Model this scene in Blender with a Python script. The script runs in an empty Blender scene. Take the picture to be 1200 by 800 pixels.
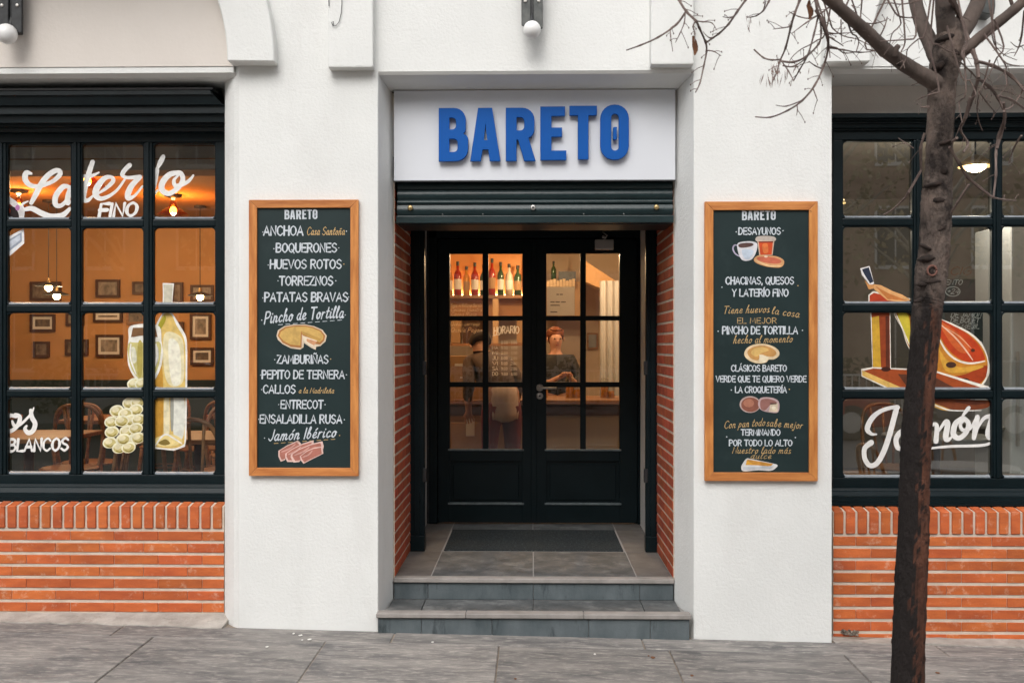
import bpy, bmesh, math, random
from mathutils import Vector, Matrix
rad = math.radians
random.seed(7)
S = bpy.context.scene
COL = S.collection

# ---------------------------------------------------------------- camera, world, sun, exposure
D, H, F = 5.48, 1.587, 35.0 / 36.0 * 1200
YAW = math.atan(23 / F)
cam = bpy.data.cameras.new('camera')
cam.lens = 35; cam.sensor_width = 36; cam.clip_start = 0.05; cam.clip_end = 2000
cam.shift_y = 5 / 1200
cam.dof.use_dof = True; cam.dof.focus_distance = 5.5; cam.dof.aperture_fstop = 5.0
camo = bpy.data.objects.new('camera', cam); COL.objects.link(camo)
camo.location = (0, -D, H); camo.rotation_euler = (rad(90), 0, YAW)
S.camera = camo

SUN_EL, SUN_AZ = 46, 192          # azimuth measured clockwise from +Y (north)
w = bpy.data.worlds.new('World'); S.world = w; w.use_nodes = True
nt = w.node_tree; nt.nodes.clear()
sky = nt.nodes.new('ShaderNodeTexSky'); sky.sky_type = 'NISHITA'; sky.sun_disc = False
sky.sun_elevation = rad(SUN_EL); sky.sun_rotation = rad(SUN_AZ); sky.dust_density = 4.0; sky.air_density = 1.0; sky.ozone_density = 1.0
hs = nt.nodes.new('ShaderNodeHueSaturation'); hs.inputs['Saturation'].default_value = 0.22
bg = nt.nodes.new('ShaderNodeBackground'); bg.inputs['Strength'].default_value = 0.15
wo = nt.nodes.new('ShaderNodeOutputWorld')
nt.links.new(sky.outputs[0], hs.inputs['Color']); nt.links.new(hs.outputs[0], bg.inputs[0]); nt.links.new(bg.outputs[0], wo.inputs[0])
sl = bpy.data.lights.new('sun', 'SUN'); sl.energy = 0.65; sl.angle = rad(40); sl.color = (1, .965, .92)
so = bpy.data.objects.new('sun', sl); COL.objects.link(so)
az = rad(SUN_AZ); el = rad(SUN_EL)
sdir = Vector((math.sin(az) * math.cos(el), math.cos(az) * math.cos(el), math.sin(el)))
so.location = sdir * 30
so.rotation_euler = sdir.to_track_quat('Z', 'Y').to_euler()
S.view_settings.view_transform = 'Standard'; S.view_settings.look = 'None'
S.view_settings.gamma = 1; S.view_settings.exposure = 0.62
S.cycles.use_denoising = True
S.cycles.max_bounces = 10; S.cycles.transparent_max_bounces = 16; S.cycles.diffuse_bounces = 4
S.cycles.caustics_reflective = False; S.cycles.caustics_refractive = False
S.cycles.sample_clamp_indirect = 4.0

# ---------------------------------------------------------------- measuring helpers (a sight line met with a plane y = Y)
cs, sn = math.cos(YAW), math.sin(YAW)
def W(px, py, Y=0.0):
    u = (px - 600) / F; v = (405 - py) / F
    d = Vector((-sn + u * cs, cs + u * sn, v)); t = (Y + D) / d.y
    return Vector((d.x * t, Y, H + d.z * t))
def X(px, Y=0.0): return W(px, 400, Y).x
def Z(py, Y=0.0, pc=623): return W(pc, py, Y).z
gl, gr = W(270, 734), W(975, 752)
GS = (gr.z - gl.z) / (gr.x - gl.x)
def G(x, y=0): return gl.z + (x - gl.x) * GS + 0.004 * y     # the sloping pavement

# ---------------------------------------------------------------- materials
def srgb(r, g, b):
    f = lambda c: (c / 255 / 12.92) if c / 255 < .04045 else ((c / 255 + .055) / 1.055) ** 2.4
    return (f(r), f(g), f(b), 1)
MATS = {}
def mat(name, col, rough=.6, spec=.5, metal=0, var=None, vscale=8, vstretch=(1, 1, 1), bump=0, bscale=60, bstretch=None, coat=0, objvar=0, detail=6, rvar=0, emit=None, estr=0, wear=None, wscale=3, wlo=.55, whi=.75, wst=(1, 1, 1)):
    if name in MATS: return MATS[name]
    m = bpy.data.materials.new(name); m.use_nodes = True; n = m.node_tree; b = n.nodes['Principled BSDF']; L = n.links
    if len(col) == 3: col = (*col, 1)
    b.inputs['Base Color'].default_value = col; b.inputs['Roughness'].default_value = rough
    b.inputs['Specular IOR Level'].default_value = spec; b.inputs['Metallic'].default_value = metal
    if coat: b.inputs['Coat Weight'].default_value = coat; b.inputs['Coat Roughness'].default_value = .12
    tc = n.nodes.new('ShaderNodeTexCoord')
    gp = n.nodes.new('ShaderNodeNewGeometry')
    def coords(st):
        mp = n.nodes.new('ShaderNodeMapping'); mp.inputs['Scale'].default_value = st
        L.new(gp.outputs['Position'], mp.inputs[0])
        if objvar:
            oi = n.nodes.new('ShaderNodeObjectInfo'); vm = n.nodes.new('ShaderNodeVectorMath'); vm.operation = 'SCALE'
            cb = n.nodes.new('ShaderNodeCombineXYZ'); L.new(oi.outputs['Random'], cb.inputs[0]); L.new(oi.outputs['Random'], cb.inputs[2])
            L.new(cb.outputs[0], vm.inputs[0]); vm.inputs['Scale'].default_value = 37
            ad = n.nodes.new('ShaderNodeVectorMath'); L.new(mp.outputs[0], ad.inputs[0]); L.new(vm.outputs[0], ad.inputs[1]); return ad.outputs[0]
        return mp.outputs[0]
    out = None
    def noise(sc, st, det=detail, r=.6):
        t = n.nodes.new('ShaderNodeTexNoise'); t.inputs['Scale'].default_value = sc; t.inputs['Detail'].default_value = det; t.inputs['Roughness'].default_value = r
        L.new(coords(st), t.inputs['Vector']); return t.outputs['Fac']
    def ramp(src, lo, hi):
        r = n.nodes.new('ShaderNodeMapRange'); r.inputs[1].default_value = lo; r.inputs[2].default_value = hi; L.new(src, r.inputs[0]); return r.outputs[0]
    def mixc(fac, a, bcol):
        mx = n.nodes.new('ShaderNodeMix'); mx.data_type = 'RGBA'
        L.new(fac, mx.inputs[0])
        for s, i in ((a, 6), (bcol, 7)):
            if isinstance(s, (tuple, list)): mx.inputs[i].default_value = s if len(s) == 4 else (*s, 1)
            else: L.new(s, mx.inputs[i])
        return mx.outputs[2]
    cur = col
    if var is not None:
        nf = noise(vscale, vstretch)
        cur = mixc(ramp(nf, .35, .68), cur, var)
        if rvar:
            rr = n.nodes.new('ShaderNodeMapRange'); rr.inputs[3].default_value = rough - rvar; rr.inputs[4].default_value = rough + rvar
            L.new(nf, rr.inputs[0]); L.new(rr.outputs[0], b.inputs['Roughness'])
    if wear is not None:
        cur = mixc(ramp(noise(wscale, wst, 10, .7), wlo, whi), cur, wear)
    if objvar:
        oi = n.nodes.new('ShaderNodeObjectInfo'); hv = n.nodes.new('ShaderNodeHueSaturation')
        r = n.nodes.new('ShaderNodeMapRange'); r.inputs[3].default_value = 1 - objvar; r.inputs[4].default_value = 1 + objvar
        L.new(oi.outputs['Random'], r.inputs[0]); L.new(r.outputs[0], hv.inputs['Value'])
        r2 = n.nodes.new('ShaderNodeMapRange'); r2.inputs[3].default_value = .5 - objvar * .03; r2.inputs[4].default_value = .5 + objvar * .03
        wn = n.nodes.new('ShaderNodeTexWhiteNoise'); wn.noise_dimensions = '1D'; L.new(oi.outputs['Random'], wn.inputs['W'])
        L.new(wn.outputs['Value'], r2.inputs[0]); L.new(r2.outputs[0], hv.inputs['Hue'])
        if isinstance(cur, (tuple, list)): hv.inputs['Color'].default_value = cur
        else: L.new(cur, hv.inputs['Color'])
        cur = hv.outputs[0]
    if not isinstance(cur, (tuple, list)): L.new(cur, b.inputs['Base Color'])
    if bump:
        bp = n.nodes.new('ShaderNodeBump'); bp.inputs['Strength'].default_value = 1; bp.inputs['Distance'].default_value = bump
        L.new(noise(bscale, bstretch or (1, 1, 1), 8, .62), bp.inputs['Height']); L.new(bp.outputs[0], b.inputs['Normal'])
    if emit is not None:
        b.inputs['Emission Color'].default_value = (*emit, 1); b.inputs['Emission Strength'].default_value = estr
    MATS[name] = m
    return m

STUCCO = mat('stucco', (.75, .757, .738), .85, .3, var=(.69, .698, .68), vscale=1.4, bump=.0034, bscale=58, wear=(.655, .655, .635), wscale=1.3, wst=(2.2, 2.2, .7), wlo=.53, whi=.80)
SMOOTHW = mat('smooth_plaster', (.72, .73, .715), .8, .3, var=(.66, .66, .64), vscale=2, bump=.002, bscale=50)
BEIGE = mat('beige_plaster', (.72, .67, .62), .85, .3, var=(.67, .62, .57), vscale=1.6, bump=.002, bscale=40)
GREEN = mat('bottle_green_paint', (.0022, .0072, .0092), .38, .22, var=(.0035, .010, .0125), vscale=5, bump=.0009, bscale=60, rvar=.08, wear=(.03, .05, .055), wscale=40, wlo=.68, whi=.8)
GREENM = mat('dark_roller_paint', (.006, .017, .019), .36, .4, var=(.010, .026, .029), vscale=4, vstretch=(1, 1, 6), bump=.0015, bscale=30, wear=(.25, .27, .26), wscale=60, wlo=.72, whi=.76)
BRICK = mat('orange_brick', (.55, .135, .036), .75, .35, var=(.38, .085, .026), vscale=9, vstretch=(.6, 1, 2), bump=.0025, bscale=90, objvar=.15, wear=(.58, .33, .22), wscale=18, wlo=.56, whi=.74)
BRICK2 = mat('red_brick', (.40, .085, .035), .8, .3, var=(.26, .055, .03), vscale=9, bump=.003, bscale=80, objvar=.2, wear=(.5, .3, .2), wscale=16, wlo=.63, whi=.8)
MORTAR = mat('mortar', (.64, .55, .46), .95, .2, var=(.50, .42, .34), vscale=12, bump=.003, bscale=90)
CONC = mat('concrete', (.42, .40, .37), .9, .2, var=(.30, .285, .265), vscale=5, bump=.005, bscale=50, wear=(.5, .48, .45), wscale=3)
SLAB = mat('pavement_stone', (.285, .265, .245), .8, .3, var=(.115, .112, .112), vscale=5.5, vstretch=(.5, 1.9, 1), bump=.009, bscale=30, bstretch=(.5, 2.2, 1), objvar=.10, wear=(.42, .385, .35), wscale=26, wlo=.50, whi=.72, wst=(.5, 1.6, 1), detail=12)
JOINT = mat('joint_grout', (.32, .26, .205), .95, .2, var=(.20, .17, .14), vscale=20, bump=.003)
SLATE = mat('slate_tile', (.115, .12, .12), .6, .4, var=(.055, .06, .062), vscale=8, bump=.0025, bscale=50, objvar=.10, wear=(.22, .225, .22), wscale=7, wlo=.52, whi=.72, rvar=.1)
RISER = mat('riser_granite', (.11, .13, .14), .6, .4, var=(.06, .078, .085), vscale=7, vstretch=(1, 1, .5), bump=.002, bscale=60, objvar=.08, wear=(.028, .038, .042), wscale=3, wst=(2.2, 1, .5), wlo=.56, whi=.66)
NOSE = mat('pale_nosing', (.31, .285, .265), .7, .35, var=(.22, .205, .19), vscale=10, bump=.0015, bscale=80, objvar=.04)
GROUT = mat('tile_grout', (.30, .29, .28), .9, .2)
MATM = mat('mat_fibre', (.035, .044, .048), .95, .15, var=(.014, .019, .022), vscale=60, bump=.006, bscale=200, wear=(.12, .13, .13), wscale=75, wlo=.55, whi=.72)
WOOD = mat('varnished_pine', (.60, .245, .07), .4, .4, var=(.38, .125, .032), vscale=9, vstretch=(4, 4, .5), bump=.0012, bscale=40, bstretch=(4, 4, .4), objvar=.08, wear=(.16, .05, .015), wscale=7, wlo=.66, whi=.72)
WOODH = mat('varnished_pine_across', (.60, .245, .07), .4, .4, var=(.38, .125, .032), vscale=9, vstretch=(.5, 4, 4), bump=.0012, bscale=40, bstretch=(.4, 4, 4), objvar=.08, wear=(.16, .05, .015), wscale=7, wlo=.66, whi=.72)
BOARD = mat('chalkboard_green', (.0085, .021, .022), .42, .4, var=(.013, .028, .029), vscale=3, wear=(.02, .036, .037), wscale=5)
SIGNW = mat('white_sign_sheet', (.64, .66, .70), .4, .4, var=(.61, .63, .67), vscale=1.5)
BLUE = mat('blue_letter_paint', (.001, .082, .35), .5, .2, var=(.001, .074, .32), vscale=3)
STEEL = mat('brushed_steel', (.55, .53, .50), .42, .5, metal=.55)
BRASS = mat('brass_stud', (.45, .33, .16), .4, .5, metal=.8)
WPAINT = mat('white_lettering', (.80, .79, .76), .6, .3, var=(.68, .67, .65), vscale=25)
CHALK = mat('chalk_white', (.62, .66, .70), .7, .2, var=(.42, .46, .50), vscale=60)
CHALKO = mat('chalk_ochre', (.60, .40, .18), .7, .2, var=(.42, .28, .13), vscale=60)
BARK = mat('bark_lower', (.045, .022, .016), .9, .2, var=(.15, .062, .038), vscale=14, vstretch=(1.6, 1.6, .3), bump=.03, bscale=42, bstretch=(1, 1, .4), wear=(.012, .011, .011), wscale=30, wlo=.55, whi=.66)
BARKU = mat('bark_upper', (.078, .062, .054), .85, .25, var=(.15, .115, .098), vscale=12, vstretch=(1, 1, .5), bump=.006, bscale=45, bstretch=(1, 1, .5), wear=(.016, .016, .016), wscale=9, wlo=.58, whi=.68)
TWIG = mat('twig', (.08, .055, .048), .8, .3, var=(.20, .15, .13), vscale=12)
DEADLEAF = mat('dead_leaf', (.19, .085, .04), .8, .2, var=(.09, .04, .025), vscale=30)
BLACK = mat('black_metal', (.012, .013, .014), .4, .5, var=(.03, .033, .035), vscale=30)
GREYM = mat('grey_metal', (.10, .105, .10), .45, .5, metal=.4, var=(.05, .055, .055), vscale=20)
OPAL = mat('opal_globe', (.80, .80, .79), .3, .5)
DARKW = mat('dark_wood', (.055, .022, .010), .45, .4, var=(.09, .038, .016), vscale=9, vstretch=(1, 4, 4))
MIDW = mat('table_wood', (.36, .18, .08), .4, .4, var=(.17, .075, .03), vscale=8, vstretch=(.6, 4, 4))
ORANGEW = mat('ochre_wall', (.56, .30, .125), .8, .3, var=(.47, .25, .10), vscale=1.2, bump=.002)
DADO = mat('green_dado', (.018, .035, .032), .5, .4)
CREAM = mat('cream_wall', (.62, .50, .38), .8, .3, var=(.56, .44, .33), vscale=1.5)
FLOORI = mat('interior_floor', (.16, .10, .06), .35, .5, var=(.11, .07, .045), vscale=3)
GREYW = mat('grey_room_wall', (.36, .33, .29), .8, .3, var=(.24, .22, .19), vscale=1.5)
PAPER = mat('paper', (.72, .70, .66), .8, .3)
CARD = mat('cardboard', (.42, .26, .13), .8, .2, var=(.36, .22, .11), vscale=8)
BULB = mat('glowing_bulb', (1, .8, .5), .5, emit=(1, .62, .25), estr=22)
BULBW = mat('glowing_pendant', (1, .8, .6), .5, emit=(1, .72, .42), estr=4)

def glass_mat(name, ior, tint=(1, 1, 1), rough=.0):
    m = bpy.data.materials.new(name); m.use_nodes = True; n = m.node_tree; n.nodes.clear(); L = n.links
    o = n.nodes.new('ShaderNodeOutputMaterial'); mx = n.nodes.new('ShaderNodeMixShader'); t = n.nodes.new('ShaderNodeBsdfTransparent'); g = n.nodes.new('ShaderNodeBsdfGlossy')
    fr = n.nodes.new('ShaderNodeFresnel'); fr.inputs[0].default_value = ior
    t.inputs[0].default_value = (*tint, 1); g.inputs['Roughness'].default_value = rough
    gm = n.nodes.new('ShaderNodeNewGeometry'); su = n.nodes.new('ShaderNodeMath'); su.operation = 'SUBTRACT'; su.inputs[0].default_value = 1; L.new(gm.outputs['Backfacing'], su.inputs[1])
    mu = n.nodes.new('ShaderNodeMath'); mu.operation = 'MULTIPLY'; L.new(fr.outputs[0], mu.inputs[0]); L.new(su.outputs[0], mu.inputs[1])
    L.new(mu.outputs[0], mx.inputs[0]); L.new(t.outputs[0], mx.inputs[1]); L.new(g.outputs[0], mx.inputs[2]); L.new(mx.outputs[0], o.inputs[0])
    MATS[name] = m; return m
def film(name, col, k=.6):
    m = bpy.data.materials.new(name); m.use_nodes = True; n = m.node_tree; n.nodes.clear(); L = n.links
    o = n.nodes.new('ShaderNodeOutputMaterial'); mx = n.nodes.new('ShaderNodeMixShader'); a = n.nodes.new('ShaderNodeBsdfDiffuse'); b = n.nodes.new('ShaderNodeBsdfTranslucent')
    a.inputs[0].default_value = (*col, 1); b.inputs[0].default_value = (*col, 1); mx.inputs[0].default_value = k
    L.new(a.outputs[0], mx.inputs[1]); L.new(b.outputs[0], mx.inputs[2]); L.new(mx.outputs[0], o.inputs[0]); MATS[name] = m; return m
PAPERT = film('thin_backlit_paper', (.80, .76, .70)); FILMW = film('white_window_film', (.9, .89, .87), .8)
GLASS = glass_mat('window_glass', 1.85, (.93, .95, .94))
GLASSR = glass_mat('window_glass_tinted', 3.3, (.90, .92, .90))
GLASSO = glass_mat('clear_glassware', 1.5, (.95, .95, .93))
AMBER = glass_mat('amber_glass', 1.5, (1.0, .62, .25))

# ---------------------------------------------------------------- mesh helpers
class M:
    def __init__(s): s.v = []; s.f = []; s.m = []; s.mi = 0
    def face(s, pts):
        b = len(s.v); s.v += [Vector(p) for p in pts]; s.f.append(tuple(range(b, b + len(pts)))); s.m.append(s.mi)
    def box(s, x0, x1, y0, y1, z0, z1):
        if x0 > x1: x0, x1 = x1, x0
        if y0 > y1: y0, y1 = y1, y0
        if z0 > z1: z0, z1 = z1, z0
        b = len(s.v); s.v += [Vector(p) for p in ((x0,y0,z0),(x1,y0,z0),(x1,y1,z0),(x0,y1,z0),(x0,y0,z1),(x1,y0,z1),(x1,y1,z1),(x0,y1,z1))]
        for f in ((0,3,2,1),(4,5,6,7),(0,1,5,4),(1,2,6,5),(2,3,7,6),(3,0,4,7)): s.f.append(tuple(b + i for i in f)); s.m.append(s.mi)
        return s
    def prism(s, pts, vec, shift=None):
        """closed polygon of 3-D points swept by vec"""
        n = len(pts); b = len(s.v); s.v += [Vector(p) for p in pts]; s.v += [Vector(p) + Vector(vec) for p in pts]
        s.f.append(tuple(range(b, b + n))); s.f.append(tuple(range(b + 2 * n - 1, b + n - 1, -1))); s.m += [s.mi] * 2
        for i in range(n): j = (i + 1) % n; s.f.append((b + i, b + j, b + n + j, b + n + i)); s.m.append(s.mi)
        return s
    def loft(s, rings, cap=True):
        n = len(rings[0]); b = len(s.v)
        for r in rings: s.v += [Vector(p) for p in r]
        for k in range(len(rings) - 1):
            for i in range(n):
                j = (i + 1) % n; s.f.append((b + k*n + i, b + k*n + j, b + (k+1)*n + j, b + (k+1)*n + i)); s.m.append(s.mi)
        if cap:
            s.f.append(tuple(b + i for i in range(n))[::-1]); s.f.append(tuple(b + (len(rings)-1)*n + i for i in range(n))); s.m += [s.mi] * 2
        return s
    def tube(s, pts, r, n=8):
        pts = [Vector(p) for p in pts]
        if not isinstance(r, (list, tuple)): r = [r] * len(pts)
        rings = []; up = None
        for i, p in enumerate(pts):
            d = (pts[min(i+1, len(pts)-1)] - pts[max(i-1, 0)]).normalized()
            if up is None:
                a = Vector((0, 0, 1)) if abs(d.z) < .9 else Vector((1, 0, 0)); up = d.cross(a).normalized()
            else: up = (up - d * up.dot(d)).normalized()
            q = d.cross(up)
            rings.append([p + (up * math.cos(2*math.pi*k/n) + q * math.sin(2*math.pi*k/n)) * r[i] for k in range(n)])
        return s.loft(rings)
    def lathe(s, prof, c=(0, 0, 0), n=20, axis='Z'):
        c = Vector(c); rings = []
        for r, h in prof:
            ring = []
            for k in range(n):
                a = 2*math.pi*k/n; x, y = r*math.cos(a), r*math.sin(a)
                ring.append(c + (Vector((x, y, h)) if axis == 'Z' else Vector((x, h, y))))
            rings.append(ring)
        return s.loft(rings)
    def ball(s, c, r, n=14, m=8, sc=(1, 1, 1)):
        prof = [(max(r*math.sin(math.pi*i/m), .0004), -r*math.cos(math.pi*i/m)) for i in range(m + 1)]
        rings = [[Vector(c) + Vector((a*math.cos(2*math.pi*k/n)*sc[0], a*math.sin(2*math.pi*k/n)*sc[1], h*sc[2])) for k in range(n)] for a, h in prof]
        return s.loft(rings)
    def build(s, name, mt, parent=None, smooth=False, bevel=0, origin=None, kind=None, label=None, seg=1):
        me = bpy.data.meshes.new(name)
        off = Vector(origin) if origin is not None else Vector((0, 0, 0))
        base = Vector((0, 0, 0))
        if parent is not None: base = wloc(parent)
        me.from_pydata([v - base - off for v in s.v], [], s.f)
        for m_ in (mt if isinstance(mt, (list, tuple)) else [mt]): me.materials.append(m_)
        me.polygons.foreach_set('material_index', s.m)
        bm = bmesh.new(); bm.from_mesh(me)
        bmesh.ops.recalc_face_normals(bm, faces=bm.faces)
        if bevel: bmesh.ops.bevel(bm, geom=list(bm.edges), offset=bevel, segments=seg, profile=.6, affect='EDGES', clamp_overlap=True)
        bm.to_mesh(me); bm.free()
        if smooth: me.polygons.foreach_set('use_smooth', [True] * len(me.polygons))
        o = bpy.data.objects.new(name, me); COL.objects.link(o)
        if parent is not None: o.parent = parent
        o.location = off
        if kind: o['kind'] = kind
        if label: o['label'] = label
        return o
def wloc(o):
    v = Vector((0, 0, 0))
    while o is not None: v += o.location; o = o.parent
    return v
def tag(o, label, cat, group=None):
    o['label'] = label; o['category'] = cat
    if group: o['group'] = group
    return o
def thing(name, label, cat, loc=(0, 0, 0), group=None, rz=0):
    o = bpy.data.objects.new(name, None); COL.objects.link(o); o.empty_display_size = .1
    o.location = loc; o.rotation_euler.z = rz
    return tag(o, label, cat, group)
def struct(o): o['kind'] = 'structure'; return o
def holder(name, parent):
    o = bpy.data.objects.new(name, None); COL.objects.link(o); o.parent = parent; return o
KIDS = {}
def copy_tree(src, loc=None, rz=None, label=None, parent=None, sc=None):
    c = src.copy(); COL.objects.link(c)
    if parent is not None: c.parent = parent
    if loc is not None: c.location = loc
    if rz is not None: c.rotation_euler.z = rz
    if label: c['label'] = label
    if sc: c.scale = (sc, sc, sc)
    if src.name not in KIDS: KIDS[src.name] = [o for o in COL.objects if o.parent == src]
    for ch in KIDS[src.name]: copy_tree(ch, parent=c)
    return c
def crom(pts, k=6, closed=False):
    """Catmull-Rom through 2- or 3-D points (any length tuples)"""
    n = len(pts); out = []
    if n < 3: return [tuple(p) for p in pts]
    rng = range(n if closed else n - 1)
    for i in rng:
        if closed: p0, p1, p2, p3 = pts[i-1], pts[i], pts[(i+1) % n], pts[(i+2) % n]
        else: p0, p1, p2, p3 = pts[max(i-1, 0)], pts[i], pts[i+1], pts[min(i+2, n-1)]
        for j in range(k):
            t = j / k
            out.append(tuple(.5 * (2*b + (c-a)*t + (2*a-5*b+4*c-d)*t*t + (3*b-a-3*c+d)*t**3) for a, b, c, d in zip(p0, p1, p2, p3)))
    if not closed: out.append(tuple(pts[-1]))
    return out

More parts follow.
